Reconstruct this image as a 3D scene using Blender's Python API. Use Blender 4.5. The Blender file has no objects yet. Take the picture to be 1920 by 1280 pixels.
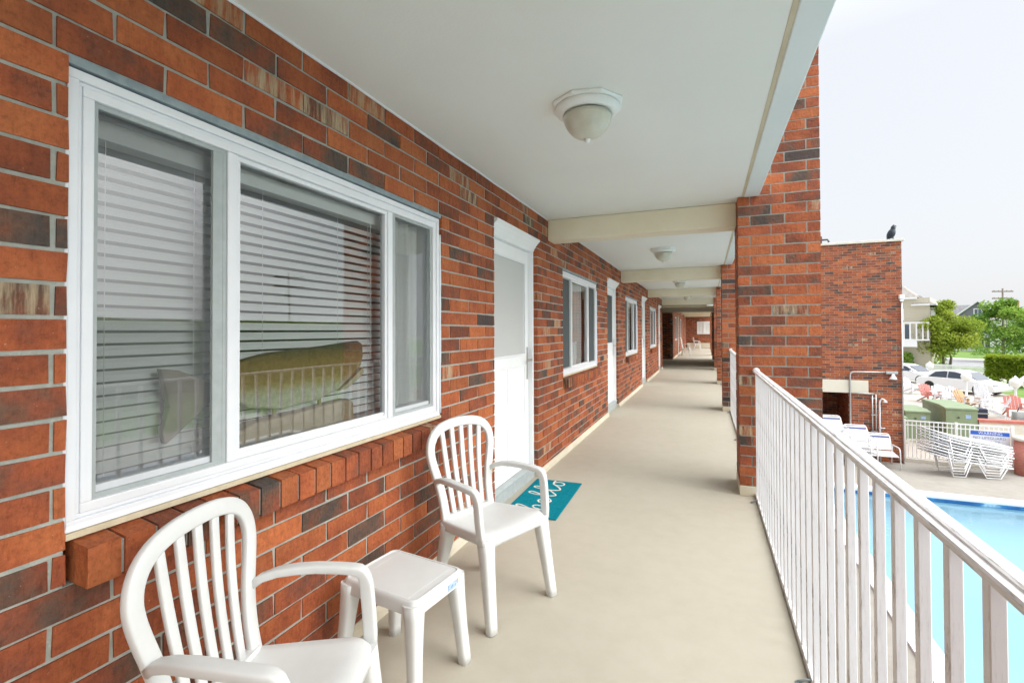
import bpy, math, random
from mathutils import Vector, Matrix
R = math.radians
rnd = random.Random(11)
scene = bpy.context.scene
COL = scene.collection
H = 1.28                      # camera height above the walkway
G = -2.7                      # ground level below the walkway
YAW = math.atan(364/900.0)
CY, SY = math.cos(YAW), math.sin(YAW)

# ------------------------------------------------------------------ materials
def mat(name, color=(.5,.5,.5), rough=.6, spec=.5, metal=0.0):
    m = bpy.data.materials.new(name); m.use_nodes = True
    b = m.node_tree.nodes['Principled BSDF']
    b.inputs['Base Color'].default_value = (*color, 1)
    b.inputs['Roughness'].default_value = rough
    b.inputs['Specular IOR Level'].default_value = spec
    b.inputs['Metallic'].default_value = metal
    return m
def nd(m, t, **kw):
    n = m.node_tree.nodes.new(t)
    for k, v in kw.items(): setattr(n, k, v)
    return n
def lk(m, a, b): m.node_tree.links.new(a, b)
def bsdf(m): return m.node_tree.nodes['Principled BSDF']
def coords(m, scale=(1,1,1)):
    t = nd(m, 'ShaderNodeTexCoord'); mp = nd(m, 'ShaderNodeMapping')
    mp.inputs['Scale'].default_value = scale
    lk(m, t.outputs['Object'], mp.inputs['Vector']); return mp.outputs['Vector']
def noise(m, scale, detail=4, rough=.6, vec=None):
    n = nd(m, 'ShaderNodeTexNoise')
    n.inputs['Scale'].default_value = scale; n.inputs['Detail'].default_value = detail
    n.inputs['Roughness'].default_value = rough
    if vec is not None: lk(m, vec, n.inputs['Vector'])
    return n.outputs['Fac']
def ramp(m, fac, stops):
    r = nd(m, 'ShaderNodeValToRGB'); e = r.color_ramp.elements
    while len(e) < len(stops): e.new(.5)
    for i, (p, c) in enumerate(stops):
        e[i].position = p; e[i].color = (*c, 1) if len(c) == 3 else c
    lk(m, fac, r.inputs['Fac']); return r.outputs['Color']
def mix(m, fac, a, b, mode='MIX'):
    n = nd(m, 'ShaderNodeMix', data_type='RGBA', blend_type=mode)
    for sock, v in ((n.inputs[0], fac), (n.inputs[6], a), (n.inputs[7], b)):
        if isinstance(v, (int, float)): sock.default_value = v
        elif isinstance(v, tuple): sock.default_value = (*v, 1)
        else: lk(m, v, sock)
    return n.outputs[2]
def maths(m, op, a, b=None):
    n = nd(m, 'ShaderNodeMath', operation=op)
    for s, v in ((n.inputs[0], a), (n.inputs[1], b)):
        if v is None: continue
        if isinstance(v, (int, float)): s.default_value = v
        else: lk(m, v, s)
    return n.outputs[0]
def bump(m, h, strength=.3, dist=.01):
    b = nd(m, 'ShaderNodeBump'); b.inputs['Strength'].default_value = strength
    b.inputs['Distance'].default_value = dist
    lk(m, h, b.inputs['Height']); lk(m, b.outputs[0], bsdf(m).inputs['Normal'])
def noisy(name, c1, c2, scale=6, rough=.6, bs=0, bscale=60, spec=.4, lo=.35, hi=.65, stretch=(1,1,1)):
    m = mat(name, c1, rough, spec); v = coords(m, stretch)
    lk(m, ramp(m, noise(m, scale, 5, .6, v), [(lo, c1), (hi, c2)]), bsdf(m).inputs['Base Color'])
    if bs: bump(m, noise(m, bscale, 3, .6, v), bs, .01)
    return m

def make_brick(name, k=1.0):
    m = mat(name, (.36,.1,.04), .72, .3)
    at = nd(m, 'ShaderNodeAttribute'); at.attribute_name = 'bk'
    sp = nd(m, 'ShaderNodeSeparateColor'); lk(m, at.outputs['Color'], sp.inputs[0])
    tone, sec, wash = sp.outputs[0], sp.outputs[1], sp.outputs[2]
    v = coords(m)
    off = nd(m, 'ShaderNodeVectorMath', operation='ADD'); lk(m, v, off.inputs[0])
    sc = nd(m, 'ShaderNodeVectorMath', operation='SCALE'); lk(m, at.outputs['Color'], sc.inputs[0]); sc.inputs[3].default_value = 37
    lk(m, sc.outputs[0], off.inputs[1]); vv = off.outputs[0]
    # blend of noise inside one brick with the brick's own tone
    big = noise(m, 7, 3, .55, vv)
    t = maths(m, 'ADD', tone, maths(m, 'MULTIPLY', maths(m, 'SUBTRACT', big, .5), 1.45))
    base = ramp(m, t, [(0, (.50*k,.158*k,.058*k)), (.33, (.43*k,.120*k,.045*k)), (.55, (.34*k,.092*k,.040*k)), (.70, (.25*k,.082*k,.046*k)), (.84, (.165*k,.090*k,.062*k)), (1.0, (.075,.060,.053))])
    fine = noise(m, 70, 6, .75, vv)
    base = mix(m, .9, base, ramp(m, fine, [(.28, (.55,.52,.50)), (.5, (1,.98,.96)), (.72, (1.22,1.18,1.14))]), 'MULTIPLY')
    mp3 = nd(m, 'ShaderNodeMapping'); mp3.inputs['Scale'].default_value = (38, 38, 5); lk(m, vv, mp3.inputs['Vector'])
    base = mix(m, .5, base, ramp(m, noise(m, 1, 4, .65, mp3.outputs[0]), [(.3, (.70,.66,.64)), (.55, (1.06,1.05,1.04))]), 'MULTIPLY')
    base = mix(m, 1.0, base, ramp(m, sec, [(0, (.80,.78,.78)), (.5, (1,1,1)), (1, (1.14,1.10,1.06))]), 'MULTIPLY')
    # black over-burnt bricks
    blk = maths(m, 'GREATER_THAN', tone, .985)
    base = mix(m, blk, base, mix(m, big, (.028,.03,.036), (.10,.06,.045)))
    # vertical whitewash streaks left on some bricks
    mp = nd(m, 'ShaderNodeMapping'); mp.inputs['Scale'].default_value = (26, 26, 3.2); lk(m, vv, mp.inputs['Vector'])
    st = noise(m, 1.0, 5, .7, mp.outputs[0])
    stm = maths(m, 'MULTIPLY', wash, ramp(m, st, [(.44, (0,0,0)), (.62, (1,1,1))]))
    base = mix(m, stm, base, (.50,.40,.26))
    # lime specks
    spk = ramp(m, noise(m, 160, 2, .5, vv), [(.72, (0,0,0)), (.78, (1,1,1))])
    base = mix(m, maths(m, 'MULTIPLY', spk, .35), base, (.6,.5,.4))
    lk(m, base, bsdf(m).inputs['Base Color'])
    mp2 = nd(m, 'ShaderNodeMapping'); mp2.inputs['Scale'].default_value = (120, 120, 18); lk(m, vv, mp2.inputs['Vector'])
    bump(m, maths(m, 'ADD', noise(m, 1, 4, .6, mp2.outputs[0]), maths(m, 'MULTIPLY', noise(m, 45, 4, .6, vv), 1.6)), .85, .005)
    return m

M = {}
M['brick'] = make_brick('brick', .82)
M['mortar'] = noisy('mortar', (.33,.35,.31), (.43,.445,.40), 22, .9, .4, 180)
M['ceiling'] = noisy('ceiling_paint', (.755,.775,.725), (.785,.80,.75), 1.2, .6, .08, 90, .3)
M['soffit'] = noisy('soffit_paint', (.68,.745,.725), (.72,.78,.755), 1.5, .55, .05, 60, .3)
M['trimtan'] = noisy('tan_trim', (.50,.44,.30), (.58,.52,.36), 4, .6)
M['beam'] = noisy('beam_paint', (.73,.67,.50), (.79,.74,.59), 1.8, .6, .1, 50, .3)
M['cove'] = noisy('cove_paint', (.58,.53,.40), (.66,.61,.49), 5, .6)
M['vinyl'] = noisy('white_vinyl', (.74,.765,.80), (.78,.80,.83), 8, .35, 0, 50, .5)
M['doorwhite'] = noisy('door_white', (.80,.825,.84), (.84,.86,.87), 5, .4)
M['plastic'] = noisy('chair_resin', (.65,.665,.655), (.71,.725,.715), 5, .42, .06, 300, .45)
M['caulk'] = noisy('old_caulk', (.55,.48,.33), (.66,.58,.42), 30, .7)
M['steel'] = noisy('galvanised_lintel', (.20,.26,.29), (.30,.36,.38), 20, .5, .2, 120)
M['alu'] = noisy('grey_aluminium', (.36,.40,.40), (.42,.46,.46), 20, .45)
M['blind'] = mat('blind_slat', (.88,.90,.89), .45)
M['curtain'] = noisy('curtain_cloth', (.78,.81,.79), (.85,.87,.85), 3, .9, 0, 50, .2, .35, .65, (1,30,1))
M['room'] = mat('room_paint', (.40,.43,.41), .9)
M['dark'] = mat('dark_gap', (.02,.02,.02), .8)
M['lampbase'] = noisy('lamp_base', (.76,.78,.74), (.80,.82,.79), 10, .4)
M['bowl'] = noisy('frosted_glass_bowl', (.52,.51,.41), (.62,.62,.53), 9, .3, 0, 50, .5)
M['brass'] = mat('brushed_nickel', (.55,.53,.48), .35, .5, .9)
M['teal'] = noisy('teal_mat', (.0,.20,.27), (.005,.26,.33), 60, .95, .9, 260, .1)
M['cream'] = noisy('mat_lettering', (.62,.60,.52), (.72,.70,.62), 90, .9)
M['sticker'] = noisy('sticker_blue', (.10,.25,.55), (.55,.68,.85), 60, .4)
M['stickerg'] = mat('sticker_grey', (.55,.60,.55), .4)
M['fishback'] = None
M['stone'] = noisy('pale_stone', (.60,.57,.48), (.68,.65,.57), 5, .7, .2, 60)
M['lintelcream'] = noisy('cream_lintel', (.66,.62,.50), (.72,.68,.57), 2, .7)
M['pipe'] = mat('galvanised_pipe', (.50,.50,.49), .35, .5, .6)
M['whitemetal'] = noisy('white_metal', (.78,.79,.80), (.84,.85,.86), 20, .45)
M['strapwhite'] = mat('white_vinyl_strap', (.84,.84,.84), .4)
M['strapblue'] = mat('blue_vinyl_strap', (.055,.085,.26), .4)
M['signblue'] = mat('sign_blue', (.03,.12,.55), .45)
M['signwhite'] = mat('sign_white', (.78,.81,.88), .45)
M['signink'] = mat('sign_ink', (.20,.25,.42), .5)
M['green'] = noisy('cabinet_green', (.20,.27,.16), (.24,.31,.19), 3, .5)
M['greendark'] = mat('cabinet_lock_green', (.05,.07,.05), .6)  # very dark green, the locks' own colour on the utility cabinets
M['pinkbrick'] = noisy('pink_brick_post', (.45,.15,.12), (.56,.24,.19), 9, .8, .3, 40, .3, .35, .65, (1,1,6))
M['redcap'] = noisy('red_wall_cap', (.45,.12,.09), (.55,.19,.15), 6, .8)
M['carwhite'] = mat('car_paint_white', (.80,.82,.84), .18, .6)
M['carglass'] = mat('car_glass', (.035,.05,.075), .06, .7)
M['tyre'] = mat('tyre_rubber', (.02,.02,.02), .8)
M['rim'] = mat('wheel_rim', (.5,.5,.52), .3, .5, .8)
M['headlamp'] = mat('headlamp_lens', (.35,.38,.42), .1)
M['redplastic'] = mat('red_chair_paint', (.50,.17,.14), .5)
M['greychair'] = noisy('grey_white_resin', (.66,.67,.70), (.76,.77,.79), 8, .5)
M['navy'] = mat('navy_box', (.02,.03,.06), .5)
M['greybag'] = noisy('grey_canvas', (.28,.30,.29), (.36,.38,.37), 30, .85)
M['tan'] = mat('tan_timber', (.48,.30,.16), .7)
M['bird'] = noisy('black_plumage', (.008,.012,.02), (.02,.03,.05), 20, .5)
M['siding'] = None
M['bark'] = noisy('bark', (.14,.11,.085), (.24,.20,.16), 14, .9, .6, 30, .2, .35, .65, (1,1,.2))
M['asphalt'] = noisy('road_asphalt', (.26,.26,.28), (.32,.32,.34), .6, .9)
M['lot'] = noisy('parking_concrete', (.38,.355,.31), (.45,.42,.375), .35, .9, .1, 30)
M['grass'] = noisy('lawn', (.10,.19,.03), (.17,.27,.06), 1.1, .95, .4, 20)
M['sidewalk'] = noisy('sidewalk', (.55,.53,.48), (.62,.60,.55), 1, .9)
M['deck'] = None
M['roofgrey'] = noisy('shingle_grey', (.16,.16,.17), (.24,.24,.25), 3, .9)
M['roofbrown'] = noisy('shingle_brown', (.24,.22,.20), (.32,.30,.28), 3, .9)
M['housewhite'] = mat('house_trim', (.80,.82,.84), .5)
M['houseglass'] = mat('house_window_glass', (.10,.14,.18), .08, .7)
M['pole'] = noisy('weathered_timber', (.16,.13,.11), (.24,.20,.17), 8, .9)
M['ironfence'] = mat('black_iron', (.10,.10,.11), .6)
M['globe'] = mat('white_globe', (.82,.82,.80), .3)

def siding(name, c, h):
    m = mat(name, c, .6); v = coords(m)
    s = nd(m, 'ShaderNodeSeparateXYZ'); lk(m, v, s.inputs[0])
    f = maths(m, 'FRACT', maths(m, 'MULTIPLY', s.outputs[2], 1/h))
    bump(m, f, .8, .03); return m
M['siding'] = siding('beige_siding', (.58,.54,.44), .16)
M['sidinggrey'] = siding('grey_siding', (.20,.21,.25), .18)

def floor_mat():
    m = mat('walkway_coating', (.46,.42,.33), .7, .35); v = coords(m)
    a = noise(m, .9, 6, .6, v); b = noise(m, 9, 5, .65, v)
    c = ramp(m, a, [(.3, (.455,.425,.345)), (.5, (.478,.447,.366)), (.72, (.498,.468,.386))])
    c = mix(m, .5, c, ramp(m, b, [(.25, (.9,.89,.87)), (.6, (1.03,1.03,1.03))]), 'MULTIPLY')
    sp = ramp(m, noise(m, 55, 2, .5, v), [(.72, (1,1,1)), (.80, (.86,.85,.82))])
    c = mix(m, .6, c, sp, 'MULTIPLY')
    lk(m, c, bsdf(m).inputs['Base Color'])
    bump(m, noise(m, 220, 3, .7, v), .25, .003); return m
M['floor'] = floor_mat()
def deck_mat():
    m = mat('pool_deck_concrete', (.40,.38,.33), .85, .3); v = coords(m)
    c = ramp(m, noise(m, .55, 6, .65, v), [(.3, (.26,.247,.22)), (.5, (.305,.29,.26)), (.7, (.345,.33,.295))])
    c = mix(m, .6, c, ramp(m, noise(m, 4, 5, .7, v), [(.3, (.86,.85,.84)), (.6, (1.04,1.04,1.03))]), 'MULTIPLY')
    lk(m, c, bsdf(m).inputs['Base Color']); bump(m, noise(m, 60, 3, .6, v), .2, .01); return m
M['deck'] = deck_mat()
def rail_mat():
    m = mat('railing_paint', (.78,.78,.79), .45, .4); v = coords(m)
    n1 = noise(m, 5, 4, .6, v)
    c = ramp(m, n1, [(.3, (.72,.72,.74)), (.7, (.80,.80,.81))])
    mp = nd(m, 'ShaderNodeMapping'); mp.inputs['Scale'].default_value = (70, 14, 6); lk(m, v, mp.inputs['Vector'])
    r = ramp(m, noise(m, 1, 5, .75, mp.outputs[0]), [(.53, (0,0,0)), (.64, (1,1,1))])
    ge = nd(m, 'ShaderNodeNewGeometry'); sx_ = nd(m, 'ShaderNodeSeparateXYZ'); lk(m, ge.outputs['Normal'], sx_.inputs[0])
    side = ramp(m, maths(m, 'MULTIPLY', sx_.outputs[0], -1.0), [(.3, (.25,.25,.25)), (.8, (1,1,1))])
    c = mix(m, maths(m, 'MULTIPLY', maths(m, 'MULTIPLY', r, side), .75), c, (.20,.13,.08))
    lk(m, c, bsdf(m).inputs['Base Color']); bump(m, noise(m, 70, 4, .6, v), .25, .002); return m
M['rail'] = rail_mat()
def cap_mat():
    m = mat('rail_cap_paint', (.80,.80,.81), .45, .4); v = coords(m, (1,.12,1))
    c = ramp(m, noise(m, 90, 5, .7, v), [(.38, (.84,.84,.85)), (.55, (.70,.70,.71)), (.66, (.42,.41,.39))])
    lk(m, c, bsdf(m).inputs['Base Color']); bump(m, noise(m, 120, 4, .7, v), .5, .002); return m
M['cap'] = cap_mat()
def glass_mat():
    m = bpy.data.materials.new('window_glass'); m.use_nodes = True
    nt = m.node_tree; nt.nodes.remove(bsdf(m)); out = nt.nodes['Material Output']
    tr = nd(m, 'ShaderNodeBsdfTransparent'); tr.inputs[0].default_value = (.95,.985,.98,1)
    gl = nd(m, 'ShaderNodeBsdfGlossy'); gl.inputs['Roughness'].default_value = 0.0; gl.inputs[0].default_value = (1,1,1,1)
    fr = nd(m, 'ShaderNodeFresnel'); fr.inputs['IOR'].default_value = 2.1
    n = nd(m, 'ShaderNodeTexNoise'); n.inputs['Scale'].default_value = 3.0; n.inputs['Detail'].default_value = 1
    tc = nd(m, 'ShaderNodeTexCoord'); lk(m, tc.outputs['Object'], n.inputs['Vector'])
    b = nd(m, 'ShaderNodeBump'); b.inputs['Strength'].default_value = .012; b.inputs['Distance'].default_value = .05
    lk(m, n.outputs['Fac'], b.inputs['Height']); lk(m, b.outputs[0], gl.inputs['Normal'])
    mx = nd(m, 'ShaderNodeMixShader'); lk(m, fr.outputs[0], mx.inputs[0]); lk(m, tr.outputs[0], mx.inputs[1]); lk(m, gl.outputs[0], mx.inputs[2])
    lk(m, mx.outputs[0], out.inputs[0]); return m
M['glass'] = glass_mat()
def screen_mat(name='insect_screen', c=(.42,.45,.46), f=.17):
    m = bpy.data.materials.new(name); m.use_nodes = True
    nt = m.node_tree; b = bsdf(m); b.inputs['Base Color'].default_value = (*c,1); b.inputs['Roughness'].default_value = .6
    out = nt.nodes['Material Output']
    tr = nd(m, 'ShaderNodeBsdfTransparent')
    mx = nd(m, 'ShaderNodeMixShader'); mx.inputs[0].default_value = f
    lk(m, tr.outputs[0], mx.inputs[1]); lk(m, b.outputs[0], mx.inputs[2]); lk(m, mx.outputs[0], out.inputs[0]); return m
M['screen'] = screen_mat()
M['doorscreen'] = screen_mat('pale_door_screen', (.78,.80,.79), .62)
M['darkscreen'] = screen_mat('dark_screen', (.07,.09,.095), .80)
def water_mat():
    m = bpy.data.materials.new('pool_water'); m.use_nodes = True
    nt = m.node_tree; nt.nodes.remove(bsdf(m)); out = nt.nodes['Material Output']
    tr = nd(m, 'ShaderNodeBsdfTransparent'); tr.inputs[0].default_value = (.83,.95,.985,1)
    gl = nd(m, 'ShaderNodeBsdfGlossy'); gl.inputs['Roughness'].default_value = .02
    fr = nd(m, 'ShaderNodeFresnel'); fr.inputs['IOR'].default_value = 1.33
    tc = nd(m, 'ShaderNodeTexCoord'); n = nd(m, 'ShaderNodeTexNoise'); n.inputs['Scale'].default_value = 1.6; n.inputs['Detail'].default_value = 3
    lk(m, tc.outputs['Object'], n.inputs['Vector'])
    b = nd(m, 'ShaderNodeBump'); b.inputs['Strength'].default_value = .12; b.inputs['Distance'].default_value = .1
    lk(m, n.outputs['Fac'], b.inputs['Height']); lk(m, b.outputs[0], gl.inputs['Normal']); lk(m, b.outputs[0], fr.inputs['Normal'])
    mx = nd(m, 'ShaderNodeMixShader'); lk(m, fr.outputs[0], mx.inputs[0]); lk(m, tr.outputs[0], mx.inputs[1]); lk(m, gl.outputs[0], mx.inputs[2])
    lk(m, mx.outputs[0], out.inputs[0]); return m
M['water'] = water_mat()
M['plaster'] = noisy('pool_plaster', (.45,.65,.765), (.50,.69,.80), .4, .7)
def tile_mat():
    m = mat('pool_tile', (.02,.12,.35), .3); v = coords(m)
    c = ramp(m, noise(m, 2.2, 3, .6, v), [(.42, (.01,.10,.30)), (.55, (.03,.20,.45)), (.64, (.35,.55,.70))])
    lk(m, c, bsdf(m).inputs['Base Color']); return m
M['tile'] = tile_mat()
def leafmat(name, a, b, c):
    m = mat(name, a, .55, .3)
    at = nd(m, 'ShaderNodeAttribute'); at.attribute_name = 'bk'
    sp = nd(m, 'ShaderNodeSeparateColor'); lk(m, at.outputs['Color'], sp.inputs[0])
    lk(m, ramp(m, sp.outputs[0], [(0, a), (.5, b), (1, c)]), bsdf(m).inputs['Base Color'])
    # a little light through the leaves
    tr = nd(m, 'ShaderNodeBsdfTranslucent'); lk(m, ramp(m, sp.outputs[0], [(0, a), (.5, b), (1, c)]), tr.inputs[0])
    mx = nd(m, 'ShaderNodeMixShader'); mx.inputs[0].default_value = .48
    lk(m, bsdf(m).outputs[0], mx.inputs[1]); lk(m, tr.outputs[0], mx.inputs[2])
    lk(m, mx.outputs[0], m.node_tree.nodes['Material Output'].inputs[0]); return m
M['leaf'] = leafmat('leaf_olive', (.20,.28,.03), (.31,.40,.05), (.42,.47,.075))
M['leaf2'] = leafmat('leaf_green', (.10,.22,.03), (.20,.35,.05), (.32,.46,.08))
M['leafh'] = leafmat('leaf_hedge', (.16,.24,.016), (.25,.34,.025), (.33,.41,.04))
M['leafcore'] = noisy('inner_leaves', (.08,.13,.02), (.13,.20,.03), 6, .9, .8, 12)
def fish_mat():
    m = mat('painted_fish', (.3,.2,.08), .4); v = coords(m)
    s = nd(m, 'ShaderNodeSeparateXYZ'); lk(m, v, s.inputs[0])
    z = maths(m, 'ADD', s.outputs[2], maths(m, 'MULTIPLY', maths(m, 'SUBTRACT', noise(m, 18, 4, .6, v), .5), .05))
    z = maths(m, 'MULTIPLY', maths(m, 'SUBTRACT', z, 1.0), 4.3)
    c = ramp(m, z, [(0, (.62,.58,.50)), (.22, (.60,.55,.45)), (.40, (.50,.36,.15)), (.72, (.36,.24,.09)), (.95, (.11,.10,.07))])
    lk(m, mix(m, .4, c, ramp(m, noise(m, 60, 3, .6, v), [(.4, (.6,.6,.6)), (.6, (1.1,1.1,1.1))]), 'MULTIPLY'), bsdf(m).inputs['Base Color']); return m
M['fish'] = fish_mat()
M['fishtail'] = noisy('fish_tail_wood', (.30,.23,.18), (.40,.32,.26), 12, .6)
M['fishjaw'] = mat('fish_pale_fin', (.62,.56,.36), .5)
M['driftwood'] = noisy('driftwood', (.42,.34,.21), (.56,.47,.33), 10, .8)

# ------------------------------------------------------------------ mesh builder
class MB:
    def __init__(s): s.v = []; s.f = []; s.c = []; s.mi = []; s.sm = []
    def face(s, idx, c=(0,0,0), mi=0, sm=False):
        s.f.append(idx); s.c.append(c); s.mi.append(mi); s.sm.append(sm)
    def quad(s, a, b, c, d, col=(0,0,0), mi=0):
        n = len(s.v); s.v += [a, b, c, d]; s.face((n,n+1,n+2,n+3), col, mi)
    def box(s, x0, x1, y0, y1, z0, z1, col=(0,0,0), mi=0, j=0.0, skip=()):
        if x0 > x1: x0, x1 = x1, x0
        if y0 > y1: y0, y1 = y1, y0
        if z0 > z1: z0, z1 = z1, z0
        n = len(s.v)
        P = [(x0,y0,z0),(x1,y0,z0),(x1,y1,z0),(x0,y1,z0),(x0,y0,z1),(x1,y0,z1),(x1,y1,z1),(x0,y1,z1)]
        if j: P = [tuple(q + rnd.uniform(-j, j) for q in p) for p in P]
        s.v += P
        for k, f in (('-z',(0,3,2,1)),('+z',(4,5,6,7)),('-y',(0,1,5,4)),('+x',(1,2,6,5)),('+y',(2,3,7,6)),('-x',(3,0,4,7))):
            if k not in skip: s.face(tuple(n+i for i in f), col, mi)
        return s
    def obox(s, c, ax, ay, az, hx, hy, hz, mi=0):
        c, ax, ay, az = Vector(c), Vector(ax), Vector(ay), Vector(az); n = len(s.v)
        for sz in (-1,1):
            for sx, sy in ((-1,-1),(1,-1),(1,1),(-1,1)):
                s.v.append(tuple(c + ax*hx*sx + ay*hy*sy + az*hz*sz))
        for f in ((0,3,2,1),(4,5,6,7),(0,1,5,4),(1,2,6,5),(2,3,7,6),(3,0,4,7)): s.face(tuple(n+i for i in f), (0,0,0), mi)
        return s
    def loft(s, rings, closed=True, caps=True, sm=True, mi=0, loop=False, col=(0,0,0)):
        n0 = len(s.v); k = len(rings[0])
        for r in rings: s.v += [tuple(p) for p in r]
        m = len(rings)
        for i in range(m if loop else m-1):
            a = n0 + i*k; b = n0 + ((i+1) % m)*k
            for q in range(k if closed else k-1):
                q2 = (q+1) % k
                s.face((a+q, a+q2, b+q2, b+q), col, mi, sm)
        if caps and closed and not loop:
            s.face(tuple(n0+q for q in range(k))[::-1], col, mi, False)
            s.face(tuple(n0+(m-1)*k+q for q in range(k)), col, mi, False)
        return s
    def sweep(s, pts, sizes, ref=(0,0,1), n=10, e=.5, mi=0, caps=True, loop=False, sm=True):
        """rounded-rectangle section swept along pts; sizes (across, along ref) half sizes"""
        pts = [Vector(p) for p in pts]; rings = []; N = len(pts)
        for i, p in enumerate(pts):
            if loop: t = pts[(i+1) % N] - pts[i-1]
            else: t = (pts[min(i+1, N-1)] - pts[max(i-1, 0)])
            t.normalize()
            rf = Vector(ref(i) if callable(ref) else ref)
            a = t.cross(rf); a.normalize(); b = a.cross(t); b.normalize()
            ha, hb = sizes(i) if callable(sizes) else sizes
            ring = []
            for q in range(n):
                th = 2*math.pi*(q+.5)/n
                cx, cy = math.cos(th), math.sin(th)
                ring.append(p + a*(ha*math.copysign(abs(cx)**e, cx)) + b*(hb*math.copysign(abs(cy)**e, cy)))
            rings.append(ring)
        return s.loft(rings, True, caps, sm, mi, loop)
    def tube(s, pts, r, n=10, mi=0, caps=True, loop=False):
        pts = [Vector(p) for p in pts]
        d = (pts[-1]-pts[0]); ref = (0,0,1) if abs(d.normalized().z) < .9 or loop else (1,0,0)
        rr = r if callable(r) else (lambda i: r)
        return s.sweep(pts, lambda i: (rr(i), rr(i)), ref, n, 1.0, mi, caps, loop)
    def lathe(s, prof, c=(0,0,0), n=24, mi=0, axis='z', caps=True, sm=True):
        rings = []
        for r, h in prof:
            ring = []
            for q in range(n):
                a = 2*math.pi*(q+.5)/n
                p = (r*math.cos(a), r*math.sin(a), h) if axis == 'z' else ((h, r*math.cos(a), r*math.sin(a)) if axis == 'x' else (r*math.cos(a), h, -r*math.sin(a)))
                ring.append((c[0]+p[0], c[1]+p[1], c[2]+p[2]))
            rings.append(ring)
        return s.loft(rings, True, caps, sm, mi)
    def prism(s, poly, fn, a, b, mi=0, sm=False):
        """poly of 2D points, fn(p, t) -> 3D, extruded between t=a and t=b"""
        return s.loft([[fn(p, a) for p in poly], [fn(p, b) for p in poly]], True, True, sm, mi)
    def build(s, name, mats, parent=None, bevel=0.0, seg=2, loc=None, recalc=True):
        me = bpy.data.meshes.new(name); me.from_pydata(s.v, [], s.f)
        for m in (mats if isinstance(mats, (list, tuple)) else [mats]): me.materials.append(m)
        me.polygons.foreach_set('material_index', s.mi)
        me.polygons.foreach_set('use_smooth', s.sm)
        if any(c != (0,0,0) for c in s.c):
            at = me.color_attributes.new('bk', 'FLOAT_COLOR', 'CORNER'); buf = []
            for f, c in zip(s.f, s.c): buf += [c[0], c[1], c[2], 1.0]*len(f)
            at.data.foreach_set('color', buf)
        me.update()
        import bmesh
        bm = bmesh.new(); bm.from_mesh(me)
        if recalc and not any(c != (0,0,0) for c in s.c) and len(s.f) < 60000:
            bmesh.ops.recalc_face_normals(bm, faces=bm.faces)
        bm.to_mesh(me); bm.free()
        o = bpy.data.objects.new(name, me); COL.objects.link(o)
        if parent is not None: o.parent = parent
        if loc: o.location = loc
        if bevel:
            b = o.modifiers.new('bevel', 'BEVEL'); b.width = bevel; b.segments = seg; b.limit_method = 'ANGLE'; b.angle_limit = R(40)
            b.harden_normals = False
        return o
def tag(o, label=None, cat=None, group=None, kind=None):
    if label: o['label'] = label
    if cat: o['category'] = cat
    if group: o['group'] = group
    if kind: o['kind'] = kind
    return o
def thing(name, label, cat, loc=(0,0,0), rz=0.0, group=None):
    o = bpy.data.objects.new(name, None); COL.objects.link(o); o.empty_display_size = .1
    o.location = loc; o.rotation_euler = (0,0,rz); return tag(o, label, cat, group)
def kids(o): return [c for c in bpy.data.objects if c.parent == o]
def dup(o, loc=None, rz=None, label=None, parent=None, rot=None):
    c = o.copy(); COL.objects.link(c)
    if parent is not None: c.parent = parent
    if loc is not None: c.location = loc
    if rz is not None: c.rotation_euler = (0,0,rz)
    if rot is not None: c.rotation_euler = rot
    if label: c['label'] = label
    for k in kids(o): dup(k, parent=c)
    return c
def at(px, d, z=G):
    """point whose bearing is that of column px of a 1920-wide frame, d metres in front of the camera"""
    a = (px-960)/900.0
    return ((a*CY-SY)*d, (CY+a*SY)*d, z)
def text_mesh(txt, size, mt, parent, name='lettering', extrude=.002, loc=(0,0,0), rot=(0,0,0)):
    cu = bpy.data.curves.new(name, 'FONT'); cu.body = txt; cu.size = size; cu.extrude = extrude
    cu.align_x = 'CENTER'; cu.align_y = 'CENTER'
    t = bpy.data.objects.new(name, cu); COL.objects.link(t)
    bpy.context.view_layer.update()
    me = bpy.data.meshes.new_from_object(t.evaluated_get(bpy.context.evaluated_depsgraph_get()))
    bpy.data.objects.remove(t); me.materials.clear(); me.materials.append(mt)
    o = bpy.data.objects.new(name, me); COL.objects.link(o); o.parent = parent; o.location = loc; o.rotation_euler = rot
    return o

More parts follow.
